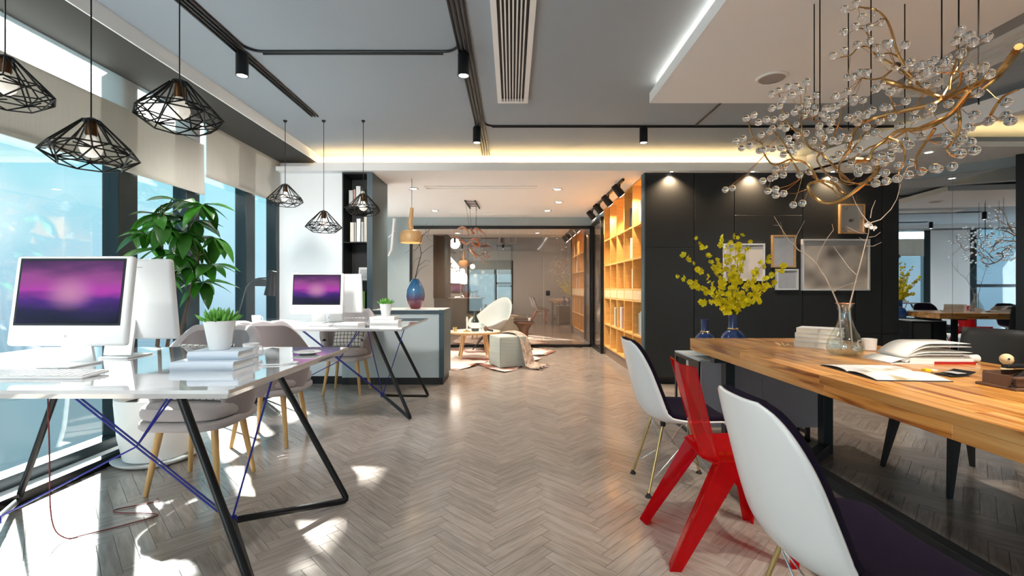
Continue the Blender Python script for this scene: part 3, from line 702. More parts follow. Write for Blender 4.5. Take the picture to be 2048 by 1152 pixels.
for i, (wd, ht, mt, lb) in enumerate([(.055, .20, 'book_grey', 'thick grey book, first on the top tower shelf'), (.03, .21, 'book_pink', 'thin pinkish book on the top tower shelf'), (.06, .25, 'cover_white', 'tall white book on the top tower shelf'), (.045, .19, 'book_cream', 'cream book last on the top tower shelf')]):
    tower_book(x, wd - .002, ht, 3, mt, lb); x += wd
x = -1.94
for i, (wd, ht, mt, lb) in enumerate([(.05, .235, 'book_cream', 'wide cream book starting the middle tower row'), (.025, .235, 'book_grey', 'narrow grey book second in the middle tower row'), (.055, .28, 'cover_white', 'white book with rounded top in the middle tower row'), (.035, .24, 'book_grey', 'grey green book near the end of the middle tower row'), (.04, .30, 'book_cream', 'tallest cream book ending the middle tower row')]):
    tower_book(x, wd - .002, ht, 2, mt, lb); x += wd
x = -1.86
for lb in ('first green book low in the tower', 'second green book low in the tower', 'last green book low in the tower'):
    tower_book(x, .032, .21, 0, 'book_green', lb); x += .035
pf_ = thing('photo_frame', 'small white framed photo standing on a tower shelf', 'picture frame', (-1.78, TY0 + .1, TZ[1]))
mm = Matrix.Translation((-1.79, TY0 + .10, TZ[1] + .001)) @ Matrix.Rotation(radians(-10), 4, 'X')
MB().box((-.07, -.008, 0), (.05, .004, .16), mm).build('frame', 'frame_white', pf_)
MB().box((-.05, -.0095, .025), (.032, -.008, .135), mm).build('photo', 'art_grey', pf_)
MB().box((-.02, .004, 0), (.01, .012, .10), mm @ Matrix.Rotation(radians(-16), 4, 'X')).build('prop', 'frame_white', pf_)
so = thing('slim_ornament', 'slim dark metal ornament on a round base, tower shelf', 'ornament', (-1.92, TY0 + .12, TZ[1]))
MB().lathe([(0, 0), (.03, 0), (.03, .008), (0, .01)], 16, (-1.92, TY0 + .12, TZ[1] + .0005)).build('base', 'chrome', so)
MB().tube([(-1.92, TY0 + .12, TZ[1] + .008), (-1.915, TY0 + .12, TZ[1] + .2)], [.006, .003], 8).build('stem', 'black_metal', so)

# ---- pictures on the black cabinets
def picture(px0, px1, py0, py1, frame, art, label, d=5.53, matw=.03):
    a, b = at(px0, py1, d), at(px1, py0, d)
    r = thing('framed_picture', label, 'picture', ((a.x + b.x) / 2, 5.56, a.z), group='framed pictures on the black cabinets')
    t = .018; y0, y1 = d - .005, 5.564
    MB().box((a.x, y0, a.z), (a.x + t, y1, b.z)).box((b.x - t, y0, a.z), (b.x, y1, b.z)).box((a.x + t, y0, a.z), (b.x - t, y1, a.z + t)).box((a.x + t, y0, b.z - t), (b.x - t, y1, b.z)).build('frame', frame, r)
    MB().box((a.x + t, 5.545, a.z + t), (b.x - t, 5.564, b.z - t)).build('print', art, r)
    if matw:
        MB().box((a.x + t, 5.543, b.z - t - matw), (b.x - t, 5.545, b.z - t)).build('mount', 'mat_board', r)
picture(1448, 1530, 487, 562, 'frame_white', 'print_bronze', 'white framed abstract print behind the yellow blossom', matw=.05)
picture(1545, 1592, 470, 535, 'frame_oak', 'art_grey', 'oak framed grey print beside the yellow blossom', matw=0)
picture(1553, 1597, 538, 580, 'frame_white', 'art_grey', 'smallest white framed print, lowest of the pictures', matw=0)
picture(1605, 1740, 478, 581, 'frame_white', 'print_bronze', 'largest white framed print behind the pale branches', matw=.06)
picture(1680, 1730, 408, 467, 'frame_oak', 'print_spots', 'topmost oak framed print with small dark spots', matw=0)
# ================================================================== CEILING FIXTURES
def ceil_spot(x, y, label, d=(0, 0, -1), e=30):
    r = thing('ceiling_spotlight', label, 'spotlight', (x, y, ZC), group='black cylinder spotlights')
    MB().lathe([(0, -.002), (.030, -.002), (.040, -.02), (.040, -.165), (.034, -.165), (.034, -.155), (0, -.155)], 24, (x, y, ZC)).build('housing', 'black_metal', r)
    MB().lathe([(0, -.156), (.032, -.156), (.032, -.162), (0, -.162)], 24, (x, y, ZC)).build('lens', 'lamp_lens', r)
    spot((x, y, ZC - .18), d, e, 120, 0.8, r=.035 if d[1] == 0 else .16)
ceil_spot(-1.84, 3.17, 'black cylinder spotlight on the conduit nearest the windows', (-.05, .9, -1), 80)
ceil_spot(-.33, 3.17, 'black cylinder spotlight where the cross conduit meets the middle bundle', e=22)
ceil_spot(-.35, 4.63, 'small black spotlight in front of the warm cove', e=10)
ceil_spot(1.31, 4.63, 'lone black spotlight on the long cross conduit', e=14)
ceil_spot(2.77, 4.63, 'black spotlight half hidden behind the branch chandelier')
ceil_spot(-1.84, .9, 'unseen black cylinder spotlight added overhead near the viewer, window side')  # this and the next spotlight are added out of view for more light
ceil_spot(-.33, .9, 'unseen black cylinder spotlight added overhead near the viewer, middle bundle')
def conduit(label, runs, r=.0085):
    q = thing('ceiling_conduit', label, 'conduit', (runs[0][0][0], runs[0][0][1], ZC), group='black conduits on the ceiling')
    for pts in runs: MB().tube([(x, y, ZC - .0095) for x, y in pts], r, 8).build('pipe', 'black_metal', q)
def bend(x0, y0, x1, y1, rad=.10, n=6):
    "corner from running along y at x0 to running along x at y1"
    sx = 1 if x1 > x0 else -1; sy = 1 if y1 > y0 else -1
    return [(x0 + sx * rad * (1 - cos(a)), y1 - sy * rad * (1 - sin(a))) for a in [i * pi / 2 / n for i in range(n + 1)]]
conduit('bundle of black conduits running above the white desks', [[(-1.84 + k * .028, 1.0), (-1.84 + k * .028, 4.34)] for k in (-1, 0, 1)] +
        [[(-1.84 + 2 * .028, 1.0)] + bend(-1.784, 1.0, 0, 3.15) + [(-.9, 3.15)]])
conduit('bundle of black conduits down the middle of the ceiling', [[(-.33 + k * .028, 1.0), (-.33 + k * .028, 5.6)] for k in (-1, 0, 1, 2)])
conduit('straight black cross conduit joining the two bundles', [bend(-1.784, 4.3, 0, 3.175)[0:0] + [(-1.70, 3.178), (-.47, 3.178)], [(-.9, 3.15)] + bend(-.358, 2.0, -.9, 3.15)[::-1]])
conduit('long black cross conduit in front of the cove', [bend(-.27, 3.5, 0, 4.60) + [(4.2, 4.60)], [(-.2, 4.622), (4.2, 4.622)]])
conduit('short black conduit slanting toward the white ceiling panel', [[(1.81, 4.58), (1.81, 3.4)]])

def vent(label, x0, x1, y0, y1, n):
    z = ZC - .03; r = thing('air_vent', label, 'vent', ((x0 + x1) / 2, (y0 + y1) / 2, z), group='white slotted air vents')
    b = .035
    MB().box((x0, y0, z), (x0 + b, y1, ZC)).box((x1 - b, y0, z), (x1, y1, ZC)).box((x0 + b, y0, z), (x1 - b, y0 + b, ZC)).box((x0 + b, y1 - b, z), (x1 - b, y1, ZC)).build('frame', 'white_plastic', r)
    MB().box((x0 + b, y0 + b, ZC - .004), (x1 - b, y1 - b, ZC - .001)).build('backing', 'black_inside', r)
    wd = (x1 - x0 - 2 * b) / n
    for i in range(1, n): MB().box((x0 + b + i * wd - wd * .2, y0 + b, z + .002), (x0 + b + i * wd + wd * .2, y1 - b, ZC - .006)).build('slat', 'white_plastic', r)
vent('long white slotted air vent in the middle of the grey ceiling', -.122, .135, 1.6, 3.98, 8)
vent('white slotted air vent behind the branch chandelier', 3.12, 3.42, 2.3, 3.85, 10)
cs = thing('ceiling_speaker', 'round white speaker set into the floating ceiling panel', 'speaker', (1.84, 3.29, 2.64))
MB().lathe([(.085, -.012), (.10, -.012), (.105, -.001), (.085, -.001)], 28, (1.84, 3.29, 2.64), cap=False).build('rim', 'white_plastic', cs)
MB().lathe([(0, -.008), (.086, -.008), (.086, -.001), (0, -.001)], 28, (1.84, 3.29, 2.64)).build('grille', 'speaker_cloth', cs)
dl = thing('downlight', 'small round downlight above the dark mirror', 'downlight', (4.23, 4.72, ZL))
MB().lathe([(.035, -.006), (.045, -.006), (.048, -.001), (.035, -.001)], 20, (4.23, 4.72, ZL), cap=False).build('rim', 'white_plastic', dl)
MB().lathe([(0, -.003), (.035, -.003), (.035, -.001), (0, -.001)], 20, (4.23, 4.72, ZL)).build('lens', 'lamp_lens', dl)

for Yd, lb in ((1.25, 'unseen recessed downlight added to the floating panel to brighten the table'), (.15, 'unseen recessed downlight added to the floating panel nearest the viewer')):  # lamps added out of view to brighten the table
    r = thing('panel_fill_light', lb, 'downlight', (1.95, Yd, 2.64), group='added downlights in the floating panel')
    MB().lathe([(.04, -.006), (.052, -.006), (.054, -.0005), (.04, -.0005)], 20, (1.95, Yd, 2.64), cap=False).build('rim', 'white_plastic', r)
    MB().lathe([(0, -.003), (.04, -.003), (.04, -.0005), (0, -.0005)], 20, (1.95, Yd, 2.64)).build('lens', 'lamp_lens', r)
    spot((1.95, Yd, 2.62), (.08, .45, -1), 75, 85, .8, (1, .88, .74))

# ---- wire cage pendants over the desks
def make_pendant(cord):
    r = thing('wire_pendant', 'x', 'pendant lamp', (0, 0, 0), group='wire cage pendant lamps over the desks')
    n = 8; R = lambda k, rad, z, ph=0: Vector((rad * cos(2 * pi * (k + ph) / n), rad * sin(2 * pi * (k + ph) / n), z))
    w = MB(); q = .0033
    hub, r1, r2, r3 = (.030, 0), (.142, -.118), (.166, -.150), (.112, -.195)
    for k in range(n):
        a = R(k, *hub); b1 = R(k, *r1); b2 = R(k + 1, *r1); c1 = R(k, *r2, ph=.5); c0 = R(k - 1, *r2, ph=.5); d1 = R(k, *r3); d2 = R(k + 1, *r3)
        for p, s in ((a, b1), (a, c1), (b1, b2), (b1, c1), (b1, c0), (R(k, .152, -.135), c1), (c1, R(k + 1, *r2, ph=.5)), (c1, d1), (c1, d2), (d1, d2), (a, R(k + 1, *hub))):
            w.tube([p, s], q, 5)
    w.build('wire_cage', 'wire_black', r, world=False)
    MB().lathe([(.0, .012), (.012, .012), (.034, .0), (.034, -.006), (0, -.006)], 16).build('cap', 'black_metal', r, world=False)
    MB().lathe([(.0, -.005), (.020, -.005), (.022, -.06), (.018, -.066), (0, -.066)], 14).build('socket', 'socket_bronze', r, world=False)
    MB().lathe([(.0, -.062), (.014, -.063), (.018, -.078), (.036, -.105), (.040, -.122), (.034, -.142), (.018, -.156), (0, -.160)], 18).build('bulb', 'bulb', r, world=False)
    return r
def cordify(r, z):
    MB().tube([(0, 0, .01), (0, 0, ZC - z)], .0028, 6).build('cord', 'wire_black', r, world=False)
    MB().lathe([(0, ZC - z - .018), (.012, ZC - z - .018), (.02, ZC - z - .001), (0, ZC - z - .001)], 12).build('canopy', 'black_metal', r, world=False)
PEND = [(-2.18, 2.0, 2.14, 'wire cage pendant nearest the windows, over the near desk'), (-1.81, 2.0, 1.87, 'lowest wire cage pendant over the near desk'), (-1.43, 2.0, 2.035, 'wire cage pendant closest to the aisle, over the near desk'),
        (-2.18, 4.47, 2.14, 'small looking wire pendant over the far desk, beside the blind'), (-1.81, 4.47, 1.885, 'lowest wire pendant over the far desk'), (-1.43, 4.47, 2.05, 'wire pendant in front of the dark shelf tower')]
pr = make_pendant(0)
for i, (x, y, z, lb) in enumerate(PEND):
    o = pr if i == 0 else dup(pr, (0, 0, 0), 0, lb)
    if i == 0: continue
    o.location = (x, y, z); o.rotation_euler = (0, 0, i * .37)
pr.location = PEND[0][:3]; pr['label'] = PEND[0][3]
for o in [o for o in bpy.data.objects if o.name.startswith('wire_pendant')]: cordify(o, o.location.z)

# ================================================================== WHITE DESKS
DZ = .82
def make_desk(c, label, y0, y1):
    r = thing('office_desk', label, 'desk', (-1.755, c, 0), group='white trestle desks')
    x0, x1 = -2.60, -.915
    # top with bevelled underside
    def ring(inset, z): return [(x0 + inset, y0 + inset), (x1 - inset, y0 + inset), (x1 - inset, y1 - inset), (x0 + inset, y1 - inset)]
    m = MB(); vs = []
    for ins, z in ((0, DZ), (0, DZ - .012), (.012, DZ - .03), ): vs += [(x, y, z) for x, y in ring(ins, z)]
    fs = [(0, 1, 2, 3), (8, 11, 10, 9)]
    for k in range(2):
        for i in range(4): j = (i + 1) % 4; fs.append((k*4 + i, k*4 + 4 + i, k*4 + 4 + j, k*4 + j))
    m.add(vs, fs); m.build('desktop', 'desk_white', r, smooth=20)
    MB().box((x1 - .0005, y0 + .012, DZ - .012), (x1 + .0015, y1 - .012, DZ - .001)).build('edge_band', 'desk_edge', r)
    for s, xt, xf, xn in ((1, -1.24, -.875, -1.235), (-1, -2.27, -2.635, -2.275)):
        ya, yb = c - .33, c + .33; fa, fb = c - .43, c + .43
        def bendpts(a, b, d, k=.05):
            a, b, d = Vector(a), Vector(b), Vector(d); u = (a - b).normalized() * k; v = (d - b).normalized() * k
            return [b + u, b + u * .4 + v * .1 * .5, b + (u + v) * .18, b + v * .4 + u * .05, b + v]
        A, FA, N, FB, B = (xt, ya, DZ - .03), (xf, fa, .017), (xn, c, .126), (xf, fb, .017), (xt, yb, DZ - .03)
        pts = [A] + bendpts(A, FA, N) + bendpts(FA, N, FB, .04) + bendpts(N, FB, B) + [B]
        MB().tube(pts, .0155, 12).build('trestle', 'black_metal', r)
        for q in (A, B): MB().box((q[0] - .04, q[1] - .025, DZ - .034), (q[0] + .04, q[1] + .025, DZ - .030)).build('mounting_plate', 'black_metal', r)
    ln = [((-2.06, c - .02, DZ - .03), (-1.235, c - .02, .135)), ((-2.053, c - .005, DZ - .03), (-1.232, c - .008, .138)), ((-1.45, c + .02, DZ - .03), (-1.68, c + .03, .44), (-2.27, c, .135)), ((-1.43, c + .035, DZ - .03), (-1.68, c + .03, .44)),
          ((-1.235, c, .126), (-1.30, c - .28, DZ - .03)), ((-1.235, c, .126), (-1.0, c - .1, DZ - .03)), ((-2.275, c, .126), (-2.20, c - .28, DZ - .03)), ((-2.275, c, .126), (-2.5, c - .1, DZ - .03))]
    for p in ln: MB().tube(p, .0042, 6).build('brace_cable', 'cable_blue', r)
    for p in ((-1.235, c, .126), (-2.275, c, .126)): MB().tube([(p[0] - .012, c - .012, .126), (p[0] + .012, c + .012, .126)], .02, 8).build('cable_knot', 'cable_blue', r)
    return r
make_desk(1.95 + .1, 'near white trestle desk with the larger screen', 1.50, 2.60)
make_desk(4.32 + .13, 'far white trestle desk in front of the pale counter', 3.86, 5.08)

# ---- desktop computers
def make_computer(cx, cy, tilt, face, label, bezel):
    """face=-1: screen toward the viewer"""
    r = thing('desktop_computer', label, 'computer', (cx, cy, DZ), 0 if face < 0 else pi)
    Wd, Hh = .50, .385
    m = Matrix.Translation((0, 0, .085)) @ Matrix.Rotation(radians(-tilt), 4, 'X')
    MB().rbox((-Wd/2, -.018, 0), (Wd/2, .018, Hh), .014, m).build('housing', 'computer_white', r, world=False)
    def flat(x0, x1, z0, z1, y, name, mt, p=None, th=.0012):
        me_o = MB().box((x0, y - th, z0), (x1, y, z1)).build(name, mt, p or r, world=False, smooth=0); return me_o
    sb = flat(-.226, .226, .085, .372, -.0181, 'bezel', 'black_plastic'); sb.matrix_basis = m
    zc = .228
    sc = MB().box((-.216, -.0012, -.134), (.216, 0, .134)).build('screen', 'screen', r, world=False, smooth=0); sc.matrix_basis = m @ Matrix.Translation((0, -.0194, zc))
    MB().lathe([(0, 0), (.007, 0), (.007, .0006), (0, .0006)], 12).build('badge', 'art_grey', r, world=False).matrix_basis = m @ Matrix.Translation((0, -.0181, .04)) @ Matrix.Rotation(pi/2, 4, 'X')
    # foot
    MB().rbox((-.07, -.07, 0), (.07, .085, .008), .003).build('foot', 'white_plastic', r, world=False)
    MB().box((-.065, .02, .008), (.065, .032, .22), Matrix.Translation((0, .03, 0)) @ Matrix.Rotation(radians(10), 4, 'X')).build('neck', 'white_plastic', r, world=False)
    MB().box((-.12, .0181, .345), (.12, .0186, .350), m).build('vent_slot', 'art_grey', r, world=False)
    return r
make_computer(-1.88, 1.97, 7, -1, 'white desktop computer facing us on the near desk', 'frame_white')
make_computer(-1.86, 2.25, 7, 1, 'white desktop computer seen from behind on the near desk', 'frame_white')
make_computer(-1.84, 4.38, 5, -1, 'white desktop computer facing us on the far desk', 'black_plastic')
make_computer(-1.73, 4.62, 5, 1, 'white desktop computer turned away on the far desk', 'black_plastic')

# ---- keyboards
def make_keyboard(cx, cy, label, rz=0):
    r = thing('keyboard', label, 'keyboard', (cx, cy, DZ), rz)
    m = Matrix.Rotation(radians(3), 4, 'X')
    MB().rbox((-.215, -.058, .002), (.215, .058, .012), .004, m).build('base', 'white_plastic', r, world=False)
    MB().tube([(-.20, .052, .010), (.20, .052, .010)], .006, 8).build('rear_foot', 'chrome', r, world=False)
    kme = None
    for row in range(5):
        for k in range(14):
            x = -.196 + k * .0302; y = -.044 + row * .021
            if kme is None:
                o = MB().rbox((-.0128, -.0085, 0), (.0128, .0085, .004), .002, seg=1).build('key', 'white_plastic', r, world=False); kme = o.data
            else: o = link('key', kme, r)
            o.matrix_basis = m @ Matrix.Translation((x, y, .0118))
make_keyboard(-1.77, 1.74, 'white keyboard in front of the near screen')
make_keyboard(-1.80, 4.08, 'white keyboard in front of the far screen')

# ---- books, succulents, cups on the desks
def flat_book(name, label, loc, sx, sy, sz, rz, cover, group=None):
    r = thing(name, label, 'book', loc, rz, group); a, b = sx / 2, sy / 2
    MB().box((-a, -b, 0), (a, b, .004)).box((-a, -b, sz - .004), (a, b, sz)).build('cover', cover, r, world=False)
    # rounded spine toward the viewer
    MB().grid(lambda u, v: (-a + 2 * a * u, -b - .008 * sin(pi * v), sz * v), 1, 6).build('spine', cover, r, world=False)
    MB().box((-a + .006, -b + .002, .004), (a - .006, b - .006, sz - .004)).build('pages', 'paper', r, world=False)
    return r
def leaf_mesh(Ln, Wd, droop=.25, n=6, fold=.15):
    m = MB(); vs = []; fs = []
    for i in range(n + 1):
        t = i / n; w = Wd * sin(pi * min(1, t ** .8)) ** .8 if 0 < t < 1 else .0015
        x = Ln * t; z = -droop * Ln * t * t
        vs += [(x, -w/2, z + fold * w), (x, 0, z), (x, w/2, z + fold * w)]
    for i in range(n):
        for j in range(2): a = i * 3 + j; fs.append((a, a + 3, a + 4, a + 1))
    me = bpy.data.meshes.new('leaf'); me.from_pydata(vs, [], fs); me.polygons.foreach_set('use_smooth', [True] * len(fs)); return me
def fat_leaf_mesh(Ln, R):
    m = MB().tube([(0, 0, 0), (Ln * .35, 0, .004), (Ln * .75, 0, .012), (Ln, 0, .022)], [R * .7, R, R * .7, R * .1], 6)
    me = bpy.data.meshes.new('leaf'); me.from_pydata([tuple(v) for v in m.v], [], m.f); me.polygons.foreach_set('use_smooth', [True] * len(m.f)); return me
succ_me = fat_leaf_mesh(.06, .0075); succ_me.materials.append(M['leaf_succulent'])
def succulent(label, loc, s=1.0):
    r = thing('potted_succulent', label, 'plant', loc)
    MB().lathe([(0, 0), (.037*s, 0), (.040*s, .004*s), (.060*s, .118*s), (.061*s, .122*s), (.056*s, .122*s), (.053*s, .108*s), (0, .108*s)], 28).build('pot', 'ceramic', r, world=False)
    MB().lathe([(0, .108*s), (.0535*s, .1085*s), (.0535*s, .110*s), (0, .112*s)], 20).build('soil', 'soil', r, world=False)
    k = 0
    for ring, (n, el, rad) in enumerate(((15, 14, .030), (14, 34, .024), (11, 54, .016), (7, 74, .008))):
        for i in range(n):
            a = 2 * pi * (i + ring * .5) / n + random.uniform(-.12, .12); o = link('leaf', succ_me, r)
            sc = s * random.uniform(.85, 1.12)
            o.location = (rad * s * cos(a), rad * s * sin(a), .112 * s); o.rotation_euler = (0, -radians(el + random.uniform(-6, 6)), a); o.scale = (sc, sc, sc)
flat_book('book', 'lower pale blue grey book under the succulent, near desk', (-1.235, 1.93, DZ), .245, .17, .036, radians(3), 'cover_blue_grey')
flat_book('book', 'upper pale blue grey book holding the succulent, near desk', (-1.222, 1.965, DZ + .0365), .20, .14, .034, radians(4), 'cover_blue_grey')
succulent('succulent in a white cone pot on the near desk books', (-1.235, 1.965, DZ + .071))
flat_book('book', 'lower grey white book under the small far succulent', (-1.16, 4.30, DZ), .25, .18, .035, radians(2), 'cover_white')
flat_book('book', 'upper grey white book holding the small far succulent', (-1.17, 4.33, DZ + .0355), .20, .14, .032, radians(-3), 'cover_white')
succulent('succulent in a white pot on the far desk books', (-1.175, 4.33, DZ + .068), .95)
flat_book('book', 'flat white book lying alone on the far desk', (-1.40, 4.05, DZ), .20, .15, .03, radians(-8), 'cover_white')
def cup(label, loc, s=1.0, handle=True, rz=0.0):
    r = thing('coffee_cup', label, 'cup', loc, rz)
    MB().lathe([(0, 0), (.028*s, 0), (.032*s, .004*s), (.036*s, .06*s), (.037*s, .066*s), (.034*s, .066*s), (.032*s, .058*s), (.028*s, .008*s), (0, .008*s)], 24).build('body', 'ceramic', r, world=False)
    if handle: MB().tube([(.034*s, 0, .052*s), (.05*s, 0, .05*s), (.056*s, 0, .036*s), (.05*s, 0, .02*s), (.033*s, 0, .016*s)], .004*s, 8).build('handle', 'ceramic', r, world=False)
cup('white cup behind the succulent on the near desk', (-1.245, 2.22, DZ))
cup('white mug near the desk lamp on the far desk', (-2.42, 4.40, DZ), 1.1)
cup('small white cup beside the far succulent', (-1.34, 4.47, DZ), .8)
pen = thing('pen', 'grey pen lying on the near desk before the chair', 'pen', (-1.50, 2.42, DZ))
MB().tube([(-1.60, 2.40, DZ + .005), (-1.42, 2.44, DZ + .005)], .0045, 8).build('barrel', 'black_plastic', pen)
MB().tube([(-1.42, 2.44, DZ + .005), (-1.405, 2.443, DZ + .005)], [.0045, .0008], 8).build('tip', 'chrome', pen)
sau = thing('saucer', 'white saucer with a dark spoon on the near desk', 'saucer', (-1.02, 2.32, DZ))
MB().lathe([(0, 0), (.035, 0), (.065, .012), (.063, .014), (.035, .004), (0, .004)], 28, (-1.02, 2.32, DZ + .0005)).build('plate', 'ceramic', sau)
MB().tube([(-1.09, 2.30, DZ + .017), (-.99, 2.33, DZ + .014)], .003, 6).build('spoon', 'chrome', sau)
wr = thing('charging_cable', 'white cord lying by the books on the near desk', 'cable', (-1.03, 2.03, DZ))
MB().tube([(-1.13, 2.10, DZ + .004), (-1.10, 2.02, DZ + .004), (-1.07, 1.97, DZ + .004), (-.98, 1.985, DZ + .004), (-.95, 2.03, DZ + .004)], .003, 6).build('wire', 'white_plastic', wr)
MB().rbox((-.965, 2.02, DZ + .0005), (-.935, 2.04, DZ + .010), .003).build('plug', 'white_plastic', wr)
for i, (x, y, rz, lb) in enumerate([(-2.05, 4.18, .1, 'white paper sheet by the far keyboard'), (-1.55, 4.30, -.2, 'white paper sheet between far screen and books'), (-2.25, 4.55, .3, 'white paper sheet under the far mug')]):
    tag(MB().box((-.105, -.148, .0003), (.105, .148, .0013), Matrix.Translation((x, y, DZ)) @ Matrix.Rotation(rz, 4, 'Z')).build('paper_sheet', 'paper'), lb, 'paper')
# red cable hanging from the near desk
def smooth_line(P, k=5):
    P = [Vector(p) for p in P]; n = len(P); Q = []
    for i in range(n - 1):
        p0, p1, p2, p3 = P[max(0, i-1)], P[i], P[i+1], P[min(n-1, i+2)]
        for q in range(k):
            t = q / k; Q.append(.5 * ((2*p1) + (p2 - p0) * t + (2*p0 - 5*p1 + 4*p2 - p3) * t*t + (3*p1 - p0 - 3*p2 + p3) * t**3))
    return Q + [P[-1]]
rc_ = thing('power_cable', 'thin red brown cable dropping under the near desk', 'cable', (-1.9, 2.2, 0))
MB().tube(smooth_line([(-2.05, 2.05, DZ - .031), (-2.05, 2.06, .45), (-2.06, 2.08, .12), (-2.04, 2.12, .012), (-1.98, 2.16, .005), (-1.86, 2.26, .005), (-1.79, 2.33, .005), (-1.82, 2.36, .005), (-2.00, 2.37, .005), (-2.05, 2.40, .005), (-1.98, 2.45, .005), (-1.90, 2.50, .005), (-1.93, 2.53, .005)]), .003, 6).build('wire', 'cable_red', rc_)
MB().rbox((-2.07, 2.03, DZ - .045), (-2.03, 2.07, DZ - .0305), .004).build('socket', 'black_plastic', rc_)

# ---- desk lamp on the far desk
dl_ = thing('desk_lamp', 'black angled desk lamp on the far desk by the window', 'lamp', (-2.50, 4.42, DZ))
a = at(473, 645, 4.42); b1 = at(492, 573, 4.42); b2 = at(503, 561, 4.42); c1 = at(533, 556, 4.42)
MB().lathe([(0, 0), (.075, 0), (.075, .012), (.02, .018), (0, .018)], 24, (a.x, 4.42, DZ)).build('base', 'lamp_black', dl_)
MB().tube([(a.x, 4.42, DZ + .015), b1, b2, (b2 + c1) / 2 + Vector((0, 0, .008)), c1], .007, 8).build('arm', 'lamp_black', dl_)
MB().tube([at(546, 542, 4.42), at(543, 556, 4.42), at(543, 574, 4.42), at(541, 591, 4.42)], [.036, .042, .050, .058], 20).build('shade', 'lamp_black', dl_)

# ================================================================== GREY TUB CHAIRS
def make_tub():
    r = thing('tub_chair', 'x', 'chair', (0, 0, 0), group='grey tub chairs at the white desks')
    # faces -y
    def plan(t, rad=1.0, z=.5):
        "t -1..1 round the back from one arm front to the other"
        a = t * radians(128); k = .80 + .20 * min(1, max(0, (z - .36) / .25))
        x = .295 * sin(a); yv = .27 * cos(a)
        if abs(t) > .70: yv = yv  # arms
        return Vector((x * k * rad, yv * k * rad + .02, 0))
    def ztop(t):
        s = min(1, abs(t)); u = max(0, min(1, (s - .30) / .50)); u = u * u * (3 - 2 * u)
        z = .885 - .205 * u
        if s > .86: z -= (s - .86) / .14 * .10
        return z
    nT, nV = 84, 12
    def zz(t, v): return .375 + (ztop(t) - .375) * v
    flutes = lambda t: .016 * abs(sin(t * pi * 4.5)) if abs(t) < .78 else 0
    def outer(u, v):
        t = u * 2 - 1; z = zz(t, v); p = plan(t, 1.0, z); p.z = z; return p
    def inner(u, v):
        t = u * 2 - 1; z = zz(t, v); p = plan(t, .80 - flutes(t) * 2.2, z); p.z = z; return p
    m = MB().grid(outer, nT, nV)
    m.build('outer_shell', 'grey_fabric_dark', r, world=False, smooth=180)
    m = MB().grid(inner, nT, nV)
    # rounded rim
    def rim(u, v):
        t = u * 2 - 1; a = outer(u, 1); b = inner(u, 1); p = a.lerp(b, v); p.z += .022 * sin(pi * v) + flutes(t) * .8 * sin(pi * v); return p
    m.grid(rim, nT, 6)
    def endcap(side):
        def f(u, v):
            a = outer(side, v); b = inner(side, v); p = a.lerp(b, u); d = Vector((0, -1, 0)); return p + d * .02 * sin(pi * u)
        return f
    m.grid(endcap(0), 5, nV); m.grid(endcap(1), 5, nV)
    m.build('backrest', 'grey_fabric', r, world=False, smooth=180)
    # seat: base and cushion
    def seat(z0, z1, s, rr):
        bm = MB(); pts = []
        n = 40
        for i in range(n):
            a = 2 * pi * i / n; c, q = cos(a), sin(a)
            x = .245 * s * (abs(c) ** .55) * (1 if c > 0 else -1); yv = .245 * s * (abs(q) ** .55) * (1 if q > 0 else -1)
            pts.append((x, yv - .015))
        rings = [(.0, z0, .90), (0, z0 + rr * .3, .97), (0, z0 + rr, 1.0), (0, z1 - rr, 1.0), (0, z1 - rr * .3, .97), (0, z1, .90), (0, z1 + .006, .5)]
        b0 = 0
        for _, z, k in rings: bm.v += [Vector((x * k, yv * k, z)) for x, yv in pts]
        for i in range(len(rings) - 1):
            for j in range(n): j2 = (j + 1) % n; bm.f.append((i*n + j, i*n + j2, (i+1)*n + j2, (i+1)*n + j))
        bm.f.append(tuple(range(n))[::-1]); bm.f.append(tuple((len(rings)-1)*n + j for j in range(n)))
        return bm
    seat(.372, .425, 1.02, .015).build('seat_base', 'grey_fabric', r, world=False)
    seat(.427, .505, 1.0, .028).build('seat_cushion', 'grey_fabric', r, world=False)
    for sx in (-1, 1):
        for sy in (-1, 1):
            MB().tube([(sx * .15, sy * .13 , .374), (sx * .20, sy * .178, 0)], [.020, .0125], 12).build('leg', 'oak_leg', r, world=False)
    return r
tub = make_tub()
def put(o, loc, rz, lb): o.location = loc; o.rotation_euler = (0, 0, rz); o['label'] = lb
put(tub, (-1.82, 2.74, 0), 0, 'grey tub chair facing us behind the near desk')
dup(tub, (-1.82, 3.52, 0), pi, 'grey tub chair showing its back, between the two white desks')
dup(tub, (-1.82, 5.14, 0), 0, 'grey tub chair between far desk and pale counter')
def cushion(label, loc, tilt):
    r = thing('checked_cushion', label, 'cushion', loc)
    def f(sgn):
        def g(u, v):
            x = u * 2 - 1; z = v * 2 - 1; b = (1 - x**4) * (1 - z**4)
            px = .165 * x * (1 - .06 * (1 - z * z) * 0 - .05 * (1 - abs(z)) ** 1); pz = .165 * z * (1 - .05 * (1 - abs(x)))
            return (px, sgn * .05 * max(0, b) ** .6, pz + .165)
        return g
    o = MB().grid(f(1), 16, 16).grid(f(-1), 16, 16).build('pillow', 'checked', r, world=False, smooth=180); o.rotation_euler = (radians(-tilt), 0, 0)
    cap = MB().tube([(-.16, 0, .004), (0, 0, .012), (.16, 0, .004)], .003, 6).build('piping', 'cover_white', r, world=False); cap.rotation_euler = (radians(-tilt), 0, 0)
cushion('checked cushion on the chair behind the near desk', (-1.80, 2.62, .515), 22)
cushion('checked cushion on the chair before the pale counter', (-1.78, 5.04, .515), 18)

